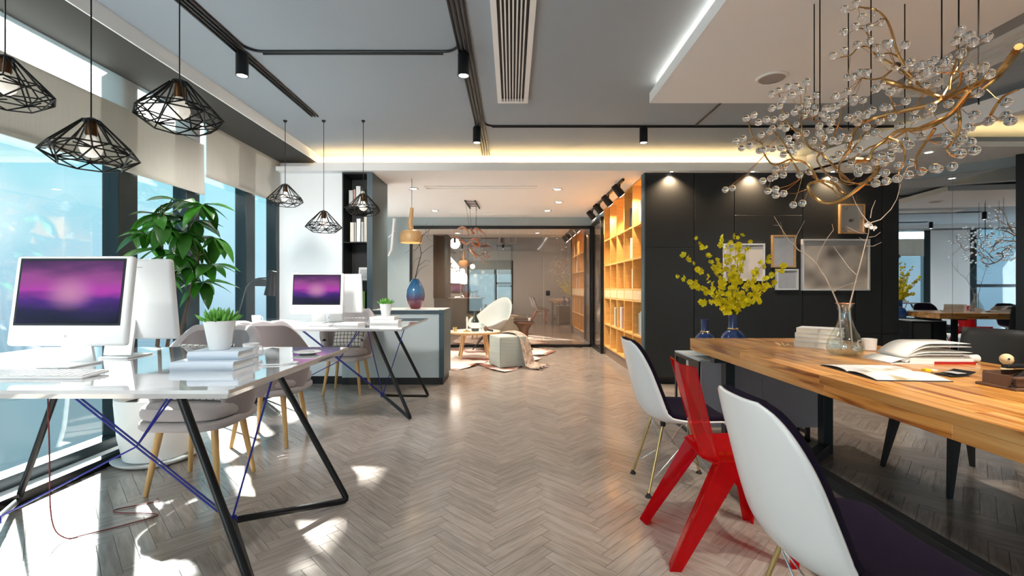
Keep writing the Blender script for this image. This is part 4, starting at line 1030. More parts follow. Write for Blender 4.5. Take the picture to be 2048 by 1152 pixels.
# ================================================================== POTTED TREE BY THE WINDOW
pt = thing('potted_tree', 'tall green leafy plant in a big white pot by the window', 'plant', (-2.40, 3.15, 0))
MB().lathe([(0, .002), (.22, .002), (.245, .02), (.25, .03), (.235, .03), (.21, .016), (0, .016)], 40, (-2.40, 3.15, 0)).build('saucer', 'ceramic', pt)
MB().lathe([(0, .018), (.165, .018), (.185, .03), (.215, .18), (.232, .40), (.232, .43), (.214, .43), (.205, .38), (0, .38)], 40, (-2.40, 3.15, 0)).build('pot', 'pot_white', pt)
MB().lathe([(0, .381), (.2, .382), (.2, .386), (0, .395)], 24, (-2.40, 3.15, 0)).build('soil', 'soil', pt)
lm = leaf_mesh(.22, .085, .30); lm.materials.append(M['leaf'])
TC = Vector((-2.24, 3.15, 1.42))
trunks = []
for i in range(3):
    a = i * 2.1; p0 = Vector((-2.40 + .03 * cos(a), 3.15 + .03 * sin(a), .385)); tp = TC + Vector((.12 * cos(a), .10 * sin(a), -.05 + .14 * i))
    MB().tube([p0, p0.lerp(tp, .4) + Vector((.02, 0, .05)), tp], [.014, .011, .007], 8).build('trunk', 'bark', pt); trunks.append(tp)
rnd = random.Random(11)
cl_ = [(-.10,-.1,.22),(.12,-.1,.10),(-.10,-.12,-.02),(.04,.0,-.14),(0.00,.0,.33),(-.22,.05,.26),(.22,-.05,.30),(-.26,-.05,.10),(.0,-.15,.14),(.24,.05,.08),(-.18,.1,-.08),(.10,-.12,-.06),(.26,-.02,-.12),(-.05,-.1,-.20),(.14,.05,-.24),(-.02,.1,.05),(.08,.05,.20)]
for cx_, cy_, cz_ in cl_:
    hub = TC + Vector((cx_ * .82, cy_, cz_ * .95)); tp = min(trunks, key=lambda q: (q - hub).length)
    MB().tube([tp, tp.lerp(hub, .5) + Vector((0, 0, .05)), hub], [.005, .004, .003], 6).build('stalk', 'stem_green', pt)
    n = 8
    for k in range(n):
        a = 2 * pi * k / n + rnd.uniform(-.3, .3); o = link('leaf', lm, pt, loc=hub - Vector((-2.40, 3.15, 0)))
        o.rotation_euler = (rnd.uniform(-.3, .3), rnd.uniform(-.15, .75), a); s = rnd.uniform(.65, 1.05); o.scale = (s, s, s)
# ================================================================== WOODEN TABLE
TZt, TZb = .75, .66
TXa, TXb, TYa, TYb = 1.42, 2.55, 0.40, 3.71
tb = thing('dining_table', 'long butcher block wooden table on black steel frame', 'table', (1.98, 2.4, 0))
MB().box((TXa + .075, TYa + .03, TZb + .002), (TXb - .075, TYb - .03, TZt - .041)).build('core', 'stain_brown', tb)
rs = random.Random(5)
rows = 16; rw = (TXb - TXa) / rows
stv = {}
def stave(x0, x1, y0, y1, z0, z1):
    key = (round(x1 - x0, 3), round(y1 - y0, 3), round(z1 - z0, 3))
    if key not in stv:
        a, b, c = (x1 - x0) / 2 - .0003, (y1 - y0) / 2 - .0003, (z1 - z0) / 2 - .0002; k = .0012
        m = MB(); m.rbox((-a, -b, -c), (a, b, c), k, seg=1)
        me = bpy.data.meshes.new('stave'); me.from_pydata([tuple(v) for v in m.v], [], m.f); me.materials.append(M['stave']); stv[key] = me
    o = link('stave', stv[key], tb); o.location = Vector(((x0 + x1) / 2, (y0 + y1) / 2, (z0 + z1) / 2)) - Vector(tb.location)
for i in range(rows):
    y = TYa; cut = []
    first = rs.choice((.35, .6, .85, 1.1))
    ys_ = [TYa, TYa + first]
    while ys_[-1] < TYb - .5: ys_.append(ys_[-1] + rs.choice((.6, .75, .9)))
    ys_[-1] = TYb
    for k in range(len(ys_) - 1): stave(TXa + i * rw, TXa + (i + 1) * rw, ys_[k], ys_[k + 1], TZt - .04, TZt)
for x0 in (TXa, TXb - rw):
    for k, (a, b) in enumerate(((TYa, .9), (.9, 1.5), (1.5, 2.12), (2.12, 3.02), (3.02, TYb))): stave(x0, x0 + rw, a, b, TZb, TZt - .04)
for i in range(1, rows - 1):
    stave(TXa + i * rw, TXa + (i + 1) * rw, TYb - .03, TYb, TZb, TZt - .04); stave(TXa + i * rw, TXa + (i + 1) * rw, TYa, TYa + .03, TZb, TZt - .04)
# frame: low central bar that forks to two posts at each end
cx = 1.85; s = .033
def bar(p, q, w=s, name='frame_bar'):
    p, q = Vector(p), Vector(q); d = q - p; L = d.length; ang = math.atan2(d.y, d.x)
    MB().box((0, -w, -w), (L, w, w), Matrix.Translation(p) @ Matrix.Rotation(ang, 4, 'Z')).build(name, 'table_steel', tb, bevel=.003)
bar((cx, 1.10, .0335), (cx, 2.94, .0335))
for yy, ye in ((2.94, 3.25), (1.10, .79)):
    for dx in (-.34, .34):
        bar((cx, yy, .0335), (cx + dx, ye, .0335))
        MB().box((cx + dx - s, ye - s, 0), (cx + dx + s, ye + s, TZb)).build('post', 'table_steel', tb, bevel=.003)
    MB().box((cx - .45, ye - s, TZb - .03), (cx + .55, ye + s, TZb)).build('cross_rail', 'table_steel', tb)

# ---- sideboard with the blue vases
sbd = thing('sideboard', 'low grey sideboard with black steel sides at the table end', 'sideboard', (1.85, 3.7, 0))
SX0, SX1, SY0, SY1, SZ0, SZ1 = 1.39, 2.33, 3.45, 3.97, .115, .617
MB().box((SX0 + .02, SY0 + .012, SZ0), (SX1 - .02, SY0 + .22, SZ1 - .012)).build('body', 'black_inside', sbd)
for i in range(2):
    x0 = SX0 + .012 + i * (SX1 - SX0 - .024) / 2; x1 = x0 + (SX1 - SX0 - .024) / 2
    MB().box((x0 + .0015, SY0, SZ0), (x1 - .0015, SY0 + .012, SZ1 - .014)).build('door', 'lilac_grey', sbd)
MB().box((SX0, SY0, SZ1 - .012), (SX1, SY1, SZ1)).build('top', 'panel_grey', sbd)
for x in (SX0, SX1 - .012):
    f = MB().box((x, SY0 + .012, SZ0 - .02), (x + .012, SY0 + .20, SZ1 - .012)).box((x, SY1 - .03, 0), (x + .012, SY1, SZ1 - .012)).box((x, SY0 + .20, SZ1 - .04), (x + .012, SY1 - .03, SZ1 - .012)).box((x, SY0 + .20, .0), (x + .012, SY1 - .03, .03)).box((x, SY0 + .012, 0), (x + .012, SY0 + .05, SZ0 - .02))
    f.build('side_frame', 'black_metal', sbd)
MB().box((SX0 + .03, SY0 + .30, .03), (SX0 + .05, SY0 + .34, SZ1 - .02)).build('divider', 'frame_white', sbd)
for x in (2.12, 2.20): MB().box((x, SY0 + .02, 0), (x + .025, SY0 + .045, SZ0)).box((x, SY0 + .18, 0), (x + .025, SY0 + .205, SZ0)).box((x, SY0 + .02, 0), (x + .025, SY0 + .205, .022)).build('runner', 'black_metal', sbd)
def blue_vase(label, loc, s):
    r = thing('blue_vase', label, 'vase', loc, group='cobalt bottle vases on the sideboard')
    MB().lathe([(0, 0), (.055*s, 0), (.075*s, .02*s), (.095*s, .07*s), (.098*s, .10*s), (.085*s, .145*s), (.055*s, .178*s), (.034*s, .19*s), (.032*s, .20*s), (.033*s, .30*s), (.037*s, .312*s), (.030*s, .312*s), (.027*s, .30*s), (.026*s, .20*s), (0, .20*s)], 36).build('body', 'cobalt', r, world=False)
    MB().lathe([(.0345*s, .188*s), (.040*s, .192*s), (.040*s, .198*s), (.0335*s, .202*s)], 30, cap=False).build('neck_ring', 'brass', r, world=False)
    return r
blue_vase('short empty cobalt blue bottle vase', (1.60, 3.86, SZ1), .88 * 1.0)
VB = Vector((1.815, 3.82, SZ1))
blue_vase('cobalt blue bottle vase holding yellow blossom', VB, 1.0 * 1.02)
# ---- yellow blossom branches
yb = thing('blossom_branches', 'spray of yellow blossom branches in the cobalt vase', 'flowers', VB + Vector((0, 0, .25)))
mouth = VB + Vector((0, 0, .318))
tips = [(1352, 548, .05), (1370, 512, -.1), (1381, 568, .1), (1395, 475, .0), (1442, 475, .12), (1459, 475, -.1), (1482, 470, .05), (1497, 480, -.15), (1540, 512, .1), (1572, 528, -.05), (1549, 568, .12), (1523, 605, -.1), (1400, 604, -.12), (1472, 490, .15), (1430, 520, -.2), (1515, 540, .2)]
fm = MB()
for k in range(5):
    a = 2 * pi * k / 5
    fm.add([(0, 0, 0), (.012*cos(a-.6), .012*sin(a-.6), .004), (.0155*cos(a-.28), .0155*sin(a-.28), .007), (.0155*cos(a+.28), .0155*sin(a+.28), .007), (.012*cos(a+.6), .012*sin(a+.6), .004)], [(0, 1, 2, 3, 4)])
fm.add([(.003, 0, .003), (-.002, .003, .003), (-.002, -.003, .003), (0, 0, .008)], [(0, 1, 3), (1, 2, 3), (2, 0, 3)])
fme = bpy.data.meshes.new('blossom'); fme.from_pydata([tuple(v) for v in fm.v], [], fm.f); fme.materials.append(M['petal_yellow'])
rr = random.Random(3)
for px, py, dd in tips:
    tip = at(px, py, 3.82 + dd); c1 = mouth + Vector((0, 0, .10)) + (tip - mouth) * .12
    pts = []
    for i in range(9):
        t = i / 8; p = (mouth + Vector((0, 0, -.05))) * (1 - t) ** 2 + c1 * 2 * t * (1 - t) + tip * t * t; pts.append(p)
    MB().tube(pts, [.0035 - .0025 * i / 8 for i in range(9)], 5).build('branch', 'stem_green', yb)
    n = 24
    for k in range(n):
        t = .22 + .80 * (k + rr.random() * .6) / n; t = min(t, 1)
        i = min(7, int(t * 8)); p = pts[i].lerp(pts[i + 1], t * 8 - i)
        p = p + Vector((rr.gauss(0, .011), rr.gauss(0, .011), rr.gauss(0, .011)))
        o = link('blossom', fme, yb); o.location = p - Vector(yb.location); o.rotation_euler = (rr.uniform(.6, 2.2), rr.uniform(-.8, .8), rr.uniform(-1.5, 1.5)); s_ = rr.uniform(1.1, 1.9); o.scale = (s_, s_, s_)

# ---- things on the table
def closed_book(label, loc, sx, sy, sz, rz, cover='cover_white'):
    r = thing('book', label, 'book', loc, rz, 'white books stacked on the table'); a, b = sx/2, sy/2
    MB().box((-a, -b, 0), (a, b, .003)).box((-a, -b, sz - .003), (a, b, sz)).box((-a, -b, .003), (-a + .003, b, sz - .003)).build('cover', cover, r, world=False)
    MB().box((-a + .003, -b + .004, .003), (a - .004, b - .004, sz - .003)).build('pages', 'book_cream', r, world=False)
bz = TZt
for i, (th, rz, lb) in enumerate(((.040, -.78, 'bottom white book of the stack on the wooden table'), (.028, -.74, 'second white book from the bottom of the table stack'), (.028, -.80, 'third white book from the bottom of the table stack'), (.034, -.73, 'top white book of the stack on the wooden table'))):
    closed_book(lb, (2.09 + .004 * i, 3.17, bz), .25, .19, th - .0006, rz); bz += th
gv = thing('glass_carafe', 'clear glass carafe vase holding bare pale branches', 'vase', (1.99, 2.78, TZt))
MB().lathe([(0, .001), (.072, .001), (.088, .012), (.097, .04), (.092, .075), (.070, .125), (.046, .175), (.035, .22), (.033, .255), (.038, .285), (.047, .308), (.0455, .309), (.0365, .285), (.0315, .255), (.0335, .22), (.0445, .175), (.0685, .125), (.0905, .075), (.0955, .04), (.086, .0145), (.07, .005), (0, .005)], 40).build('body', 'clear_thin', gv, world=False)
MB().lathe([(0, .006), (.069, .006), (.085, .0155), (.0935, .036), (.0925, .050), (0, .050)], 32).build('water', 'clear_thin', gv, world=False)
MB().tube([(.0465 * cos(a), .0465 * sin(a), .3085) for a in [2 * pi * i / 28 for i in range(28)]], .002, 6, closed=True).build('lip', 'copper', gv, world=False)
br = thing('bare_branches', 'bare pale branches with one white blossom cluster in the carafe', 'branches', (1.99, 2.78, TZt + .05))
def zp(zx, zy, dj): return at(1540 + zx / 3.388, 380 + zy / 3.388, 2.78 + dj)
BR = [([(485, 1080), (470, 795), (425, 690), (380, 600), (315, 495), (260, 445), (190, 405), (165, 370), (130, 345), (65, 240), (28, 180)], .0045, .0, .12),
      ([(315, 495), (330, 430), (385, 330), (430, 270), (420, 230)], .003, .05, -.05), ([(165, 370), (185, 300), (235, 208)], .0025, .09, .2), ([(65, 240), (20, 238)], .0015, .11, .13), ([(100, 330), (85, 280), (70, 215)], .0015, .1, .05),
      ([(560, 1080), (535, 795), (560, 700), (590, 580), (620, 470), (645, 370), (668, 290), (672, 225)], .0045, .0, -.10),
      ([(672, 225), (750, 200), (820, 130), (860, 60), (885, -40)], .003, -.10, -.2), ([(672, 225), (620, 160), (580, 90), (560, 40)], .0028, -.10, .0), ([(680, 190), (690, 130), (715, 70)], .0025, -.10, -.12),
      ([(660, 295), (600, 290), (515, 245)], .0022, -.09, .0), ([(670, 320), (710, 315), (750, 285)], .002, -.09, -.15), ([(655, 380), (700, 380), (755, 355)], .002, -.08, -.18), ([(590, 580), (530, 520), (465, 430), (430, 380)], .002, -.05, .1),
      ([(430, 690), (500, 650), (610, 615)], .002, .02, -.1), ([(640, 345), (605, 320)], .0016, -.08, -.02), ([(622, 460), (595, 455)], .0014, -.06, -.02)]
for pts, r0, d0, d1 in BR:
    n = len(pts); P = [zp(x, y, d0 + (d1 - d0) * i / (n - 1)) for i, (x, y) in enumerate(pts)]
    MB().tube(P, [r0 * (1 - .55 * i / (n - 1)) for i in range(n)], 6).build('branch', 'twig_pale', br)
wme = bpy.data.meshes.new('blossom'); wme.from_pydata([tuple(v * .7) for v in fm.v], [], fm.f); wme.materials.append(M['petal_white'])
for x, y in ((650, 235), (665, 225), (680, 240), (690, 255), (700, 265), (660, 250), (675, 262), (710, 255), (655, 245), (685, 235)):
    o = link('blossom', wme, br); o.location = zp(x, y, -.10 + rr.uniform(-.02, .02)) - Vector(br.location); o.rotation_euler = (rr.uniform(1, 2), 0, rr.uniform(-1, 1))
# thick open book with fanned pages
ob = thing('open_book', 'thick open book with fanned pages on the wooden table', 'book', (2.08, 2.555, TZt), radians(-2))
MB().box((-.08, -.11, .0), (.36, .11, .004)).build('cover', 'cover_white', ob, world=False)
MB().box((.14, -.1105, .0), (.352, -.1100, .0135)).build('cover_stripe', 'book_red', ob, world=False)
MB().grid(lambda u, v: (.345 * u, -.105 + .21 * v, .004 + .030 * min(1, u * 6) ** .5), 20, 1).box((.02, -.105, .004), (.345, .105, .030)).build('page_block', 'paper', ob, world=False)
MB().grid(lambda u, v: (-.078 * u, -.105 + .21 * v, .004 + .026 * (1 - u) * min(1, u * 8) ** .5), 12, 1).build('left_pages', 'paper', ob, world=False, solid=.003)
for k, (lift, le) in enumerate(((.012, .345), (.026, .34), (.055, .335), (.072, .33))):
    MB().grid(lambda u, v: (le * u, -.104 + .208 * v, .034 + lift * (1 - (1 - min(1, u * 2.4)) ** 2) ), 24, 1).build('page', 'paper', ob, world=False, solid=.0014)
# flat open magazine
mg = thing('open_magazine', 'large flat open magazine near the table edge', 'magazine', (1.735, 2.19, TZt), radians(-4))
MB().box((-.155, -.205, 0), (.155, .205, .003)).build('cover', 'book_dark', mg, world=False)
for sgn, nm, mt in ((1, 'far_page', 'page_print'), (-1, 'near_page', 'page_print')):
    MB().grid(lambda u, v: (-.15 + .30 * u, sgn * .20 * v, .004 + .014 * sin(pi * min(1, v * 1.05)) ** .6 * (1 - v * .6)), 4, 18).build(nm, mt, mg, world=False, solid=.002)
nb = thing('card_wallet', 'small black curved card wallet on the wooden table', 'wallet', (2.02, 2.13, TZt), radians(10))
MB().grid(lambda u, v: (-.065 + .13 * u, -.045 + .09 * v, .006 + .016 * (u - .3) ** 2 / .49), 14, 1).build('leather', 'black_plastic', nb, world=False, solid=.004)
MB().box((-.02, -.03, .012), (.045, .03, .0135)).build('card', 'art_grey', nb, world=False)
sp_ = thing('paper_roll', 'small white roll lying beside the open book', 'roll', (2.475, 2.50, TZt))
MB().tube([(-.03, 0, .021), (.03, .005, .021)], .0205, 18).build('paper', 'paper', sp_, world=False)
MB().tube([(-.031, 0, .021), (.036, .0055, .021)], .008, 10).build('core', 'black_plastic', sp_, world=False)
lf = thing('leaf_sprig', 'little dried yellow leaf sprig beside the book stack', 'leaf', (1.86, 3.18, TZt))
for i in range(4):
    a = i * 1.3; MB().tube([(0, 0, .003), (.03 * cos(a), .03 * sin(a), .012), (.055 * cos(a), .055 * sin(a), .006 + .01 * i)], [.002, .009, .001], 6).build('leaf', 'pale_wood', lf, world=False)
yn = thing('note_clip', 'tiny yellow and white clip note behind the wallet', 'note', (2.03, 2.26, TZt))
MB().box((-.03, -.012, 0), (0, .012, .006)).build('yellow_flag', 'petal_yellow', yn, world=False); MB().box((.004, -.01, 0), (.03, .01, .004)).build('white_flag', 'paper', yn, world=False)
cup('white cup standing behind the open book', (2.29, 2.98, TZt), 1.15, True, 2.2)
# desk organiser with a wooden bird figure
og = thing('desk_organiser', 'walnut tray organiser with black pens at the table edge', 'organiser', (2.05, 1.88, TZt), radians(6))
MB().rbox((-.11, -.075, .0), (.16, .075, .012), .004).build('tray', 'walnut', og, world=False)
MB().rbox((-.09, -.06, .0125), (.16, -.045, .045), .003).box((-.09, .05, .0125), (.16, .06, .06)).box((-.105, -.045, .0125), (-.095, .05, .055)).build('wall', 'walnut', og, world=False)
MB().rbox((-.115, -.08, .046), (.16, -.055, .054), .003).build('lid', 'walnut', og, world=False)
for i in range(4): MB().tube([(-.07 + .02 * i, -.03 + .02 * i, .02), (.10 + .01 * i, .02 + .01 * i, .075)], .005, 8).build('pen', 'black_plastic', og, world=False)
MB().rbox((-.02, .02, .07), (.12, .05, .085), .004).build('stapler', 'black_plastic', og, world=False)
bf = thing('wooden_figure', 'round headed pale wooden bird figure beside the organiser', 'figurine', (2.17, 2.04, TZt))
MB().lathe([(0, 0), (.035, 0), (.03, .02), (.018, .055), (.010, .07), (0, .072)], 20).build('body', 'figure_wood', bf, world=False)
MB().sphere((0, 0, .088), .024, 16).build('head', 'figure_wood', bf, world=False)
for s_ in (-1, 1): MB().sphere((s_ * .012, -.0215, .092), .004, 8).build('eye', 'rubber', bf, world=False)

# ================================================================== WHITE SHELL CHAIRS
def make_shell_chair():
    r = thing('shell_chair', 'x', 'chair', (0, 0, 0), group='white shell chairs with dark purple pads')
    prof = [(.245, .385), (.235, .402), (.19, .405), (.12, .396), (.04, .388), (-.04, .386), (-.11, .394), (-.165, .425), (-.20, .475), (-.222, .54), (-.240, .61), (-.256, .68), (-.270, .74), (-.282, .79), (-.292, .828), (-.298, .85)]
    hw = [.165, .205, .225, .235, .238, .238, .237, .236, .235, .233, .230, .222, .208, .185, .150, .105]
    curl = [.004, .010, .020, .032, .042, .050, .060, .072, .080, .078, .070, .060, .048, .036, .024, .014]
    def surf(off, ks):
        n = len(prof)
        def f(u, v):
            t = v * (n - 1); i = min(n - 2, int(t)); k = t - i
            cr = lambda A: [A[max(0, i-1)], A[i], A[i+1], A[min(n-1, i+2)]]
            def cat(a, b, c, d): return .5 * ((2*b) + (-a + c) * k + (2*a - 5*b + 4*c - d) * k * k + (-a + 3*b - 3*c + d) * k ** 3)
            x = cat(*cr([p[0] for p in prof])); z = cat(*cr([p[1] for p in prof])); w = cat(*cr(hw)) * ks; c_ = cat(*cr(curl))
            e = .02; t2 = min(n - 1.001, t + .05); i2 = min(n - 2, int(t2)); k2 = t2 - i2
            x2 = prof[i2][0] + (prof[i2+1][0] - prof[i2][0]) * k2; z2 = prof[i2][1] + (prof[i2+1][1] - prof[i2][1]) * k2
            t1 = max(0, t - .05); i1 = min(n - 2, int(t1)); k1 = t1 - i1
            x1 = prof[i1][0] + (prof[i1+1][0] - prof[i1][0]) * k1; z1 = prof[i1][1] + (prof[i1+1][1] - prof[i1][1]) * k1
            d = Vector((x2 - x1, 0, z2 - z1)); d.normalize(); nrm = Vector((d.z, 0, -d.x))   # toward the sitter
            if nrm.z < 0 and nrm.x < 0: nrm = -nrm
            s = u * 2 - 1
            return Vector((x, s * w, z)) + nrm * (c_ * abs(s) ** 2.6 + off)
        return f
    MB().grid(surf(0, 1.0), 24, 45).build('shell', 'shell_white', r, world=False, smooth=180, recalc=False, solid=.009)
    MB().grid(surf(.010, .985), 24, 45).build('pad', 'pad_purple', r, world=False, smooth=180, recalc=False, solid=.024)
    # legs
    tops = {}
    for sx in (-1, 1):
        for sy in (-1, 1):
            tp = Vector((sx * .105 + .01, sy * .10, .385)); ft = Vector((sx * .205 + .01, sy * .165, .012)); tops[(sx, sy)] = (tp, ft)
            lg = MB().tube([tp, ft], .0075, 10).build('leg', 'brass', r, world=False)
            MB().lathe([(0, 0), (.017, 0), (.018, .006), (.010, .014), (.009, .024), (0, .024)], 14, (ft.x, ft.y, 0)).build('foot', 'rubber', lg, world=False)
    w_ = MB()
    P = lambda k, t: tops[k][0].lerp(tops[k][1], t)
    for a, b in (((1, 1), (1, -1)), ((-1, 1), (-1, -1)), ((1, 1), (-1, 1)), ((1, -1), (-1, -1))):
        mid = (P(a, .42) + P(b, .42)) / 2 * 1.0; mid.x *= .55; mid.y *= .55
        for k in (a, b):
            w_.tube([P(k, .05), mid, P(b if k == a else a, .82)], .0028, 6)
    w_.tube([P((1, 1), .02), P((-1, -1), .02)], .004, 6).tube([P((1, -1), .02), P((-1, 1), .02)], .004, 6)
    w_.build('wire_brace', 'chrome', r, world=False)
    for k in tops: MB().cyl(tops[k][0] + Vector((0, 0, .012)), tops[k][0] - Vector((0, 0, .012)), .014, n=10).build('mount', 'rubber', r, world=False)
    return r
shc = make_shell_chair()
put(shc, (.945, 2.72, 0), 0, 'white shell chair with purple pad beyond the red chair')
dup(shc, (.915, 1.31, 0), 0, 'large foreground white shell chair with purple pad')
dup(shc, (2.585, 1.95, 0), pi, 'white shell chair on the far side of the wooden table')

# ================================================================== RED ACRYLIC CHAIR
rc = thing('red_chair', 'glossy see-through red plastic chair of folded sheets', 'chair', (.93, 2.10, 0))
def sheet(name, quads, th=.007):
    m = MB()
    for q in quads: m.add(q, [tuple(range(len(q)))])
    o = m.build(name, 'red_acrylic', rc, smooth=0, recalc=False, solid=th)
    return o
cy = 2.10
def Y(v): return cy + v
# backrest: two panels folded along a centre crease, narrower at the foot
sheet('backrest', [[(.765, Y(.155), .816), (.752, Y(0), .806), (.845, Y(0), .405), (.875, Y(.135), .40)], [(.752, Y(0), .806), (.765, Y(-.155), .816), (.875, Y(-.135), .40), (.845, Y(0), .405)]])
sheet('seat', [[(.85, Y(.02), .395), (.84, Y(.17), .425), (1.18, Y(.19), .445), (1.16, Y(.02), .415)], [(.85, Y(-.02), .395), (1.16, Y(-.02), .415), (1.18, Y(-.19), .445), (.84, Y(-.17), .425)], [(.85, Y(.02), .395), (1.16, Y(.02), .415), (1.16, Y(-.02), .415), (.85, Y(-.02), .395)]])
for s_ in (1, -1):
    # rear leg: wide blade sloping back plus a side blade
    sheet('leg', [[(.90, Y(s_ * .06), .43), (.86, Y(s_ * .17), .43), (.640, Y(s_ * .215), 0), (.655, Y(s_ * .155), 0)], [(.86, Y(s_ * .17), .43), (.97, Y(s_ * .175), .425), (.685, Y(s_ * .22), 0), (.640, Y(s_ * .215), 0)]])
    sheet('leg', [[(1.06, Y(s_ * .18), .43), (1.18, Y(s_ * .19), .44), (1.175, Y(s_ * .20), 0), (1.145, Y(s_ * .20), 0)], [(1.18, Y(s_ * .19), .44), (1.16, Y(s_ * .09), .42), (1.17, Y(s_ * .165), 0), (1.175, Y(s_ * .20), 0)]])
    sheet('apron', [[(.86, Y(s_ * .172), .43), (1.18, Y(s_ * .192), .44), (1.178, Y(s_ * .193), .37), (.93, Y(s_ * .178), .33)]])

# ================================================================== DARK CHAIR BEYOND THE TABLE
dk = thing('dark_chair', 'dark wooden chair with tapered legs behind the wooden table', 'chair', (2.68, 2.77, 0), pi)
MB().rbox((-.25, -.23, .40), (.27, .23, .45), .02).build('seat', 'charcoal_wood', dk, world=False)
for sx, xt in ((1, .22), (-1, -.22)):
    for sy in (-1, 1):
        w = .024
        m = MB(); tp = (xt, sy * .19); ft = (xt + sx * .07, sy * .23)
        vs = [(tp[0] + a * w, tp[1] + b * w, .40) for a, b in ((-1,-1),(1,-1),(1,1),(-1,1))] + [(ft[0] + a * .010, ft[1] + b * .010, 0) for a, b in ((-1,-1),(1,-1),(1,1),(-1,1))]
        m.add(vs, [(3,2,1,0),(4,5,6,7),(0,1,5,4),(1,2,6,5),(2,3,7,6),(3,0,4,7)]); m.build('leg', 'charcoal_wood', dk, world=False)
MB().grid(lambda u, v: (-.25 - .07 * v - .0 * u + .10 * (2 * u - 1) ** 2, (-.225 + .45 * u), .47 + .43 * v), 16, 8).build('backrest', 'charcoal_wood', dk, world=False, smooth=180, solid=.03)
for sy in (-1, 1): MB().tube([(-.20, sy * .19, .44), (-.24, sy * .19, .56)], .014, 8).build('back_post', 'charcoal_wood', dk, world=False)

# ================================================================== BRANCH CHANDELIER
ch = thing('branch_chandelier', 'golden branch chandelier with many glass balls above the wooden table', 'chandelier', (1.6, 2.2, 2.64))
cd = lambda zx: 2.66 - zx * .00057
def cp(zx, zy, dj=0): return at(1440 + zx / 2.679, zy / 2.679, cd(zx) + dj)
GB = [([(1600, 250), (1572, 290), (1500, 385), (1400, 440), (1290, 490), (1190, 530), (1140, 560), (1000, 590), (880, 620), (780, 650), (720, 700), (700, 760), (690, 800)], .014, 0), ([(1600, 270), (1500, 400), (1420, 470), (1340, 520), (1240, 520), (1180, 515)], .010, .06),
 ([(1330, 490), (1280, 570), (1180, 650), (1080, 690), (960, 700), (900, 740), (820, 800), (805, 850)], .012, -.05), ([(725, 858), (805, 858)], .017, -.06), ([(805, 850), (845, 905), (800, 960), (700, 1040), (610, 1085), (530, 1075), (475, 1010), (490, 980), (560, 970), (620, 990), (650, 1030), (690, 1045)], .011, -.05),
 ([(440, 950), (390, 870), (370, 855), (290, 885), (240, 830), (225, 770), (180, 740), (150, 650)], .006, .05), ([(520, 960), (480, 890), (430, 860), (390, 850), (350, 780), (310, 730), (285, 700)], .006, -.08), ([(690, 970), (640, 920), (590, 870), (545, 825), (480, 790), (440, 720), (440, 640)], .007, .0),
 ([(440, 720), (390, 690), (350, 640), (330, 560), (315, 500)], .005, .05), ([(870, 430), (960, 455), (1060, 480), (1160, 515), (1200, 528)], .013, .03), ([(1040, 430), (1000, 370), (950, 280), (920, 170), (885, 95), (830, 50), (740, 38)], .007, .05), ([(1160, 515), (1090, 470), (1040, 430), (1000, 390)], .008, .04),
 ([(950, 360), (880, 320), (830, 290), (810, 240), (795, 190), (770, 155), (735, 150)], .006, .12), ([(830, 270), (780, 250), (740, 255), (700, 295), (645, 307)], .005, .1), ([(1020, 420), (950, 360), (910, 385), (870, 415), (820, 425), (760, 418)], .006, .0), ([(1010, 345), (940, 295), (900, 285), (860, 290)], .005, .04),
 ([(1230, 480), (1240, 400), (1265, 330), (1270, 260), (1262, 215)], .005, .05), ([(1250, 400), (1290, 330), (1320, 290), (1350, 235)], .004, .05), ([(1450, 615), (1490, 550), (1530, 510), (1600, 480)], .006, -.05), ([(1150, 690), (1110, 750), (1070, 810), (1050, 860), (1050, 905)], .007, -.08),
 ([(1270, 560), (1285, 640), (1280, 700), (1250, 760), (1215, 795), (1230, 830)], .007, -.1), ([(900, 740), (960, 760), (985, 800), (990, 850), (960, 920)], .005, -.1), ([(560, 760), (600, 740), (640, 650), (655, 570)], .005, .1), ([(545, 825), (550, 700), (500, 640), (480, 600)], .005, .08), ([(1190, 520), (1240, 440), (1290, 400), (1330, 370)], .006, .08),
 ([(1330, 490), (1230, 610), (1150, 650), (1050, 690)], .008, -.12), ([(940, 600), (925, 560), (910, 510)], .004, .05), ([(1050, 590), (1080, 520), (1160, 440)], .005, .08), ([(1190, 530), (1280, 460), (1290, 400), (1275, 380)], .006, -.03), ([(700, 800), (640, 880), (650, 960), (720, 980), (790, 990), (880, 990), (950, 960)], .005, -.02), ([(480, 890), (520, 960), (600, 1010), (640, 1060)], .006, .04),
 ([(900, 620), (860, 660), (800, 690), (740, 760), (690, 830)], .007, .1), ([(1000, 700), (900, 760), (800, 790), (700, 860)], .006, .05), ([(540, 820), (520, 860), (600, 960), (690, 990)], .005, .08)]
for pts, r0, dj in GB:
    n = len(pts); P = [cp(x, y, dj + .02 * sin(i * 1.7)) for i, (x, y) in enumerate(pts)]
    Q = []
    for i in range(n - 1):
        p0, p1, p2, p3 = P[max(0, i-1)], P[i], P[i+1], P[min(n-1, i+2)]
        for k in range(3):
            t = k / 3; Q.append(.5 * ((2*p1) + (p2 - p0) * t + (2*p0 - 5*p1 + 4*p2 - p3) * t*t + (3*p1 - p0 - 3*p2 + p3) * t**3))
    Q.append(P[-1])
    MB().tube(Q, [r0 * .95 * (1 - .45 * i / (len(Q) - 1)) for i in range(len(Q))], 8).build('branch', 'gold', ch)
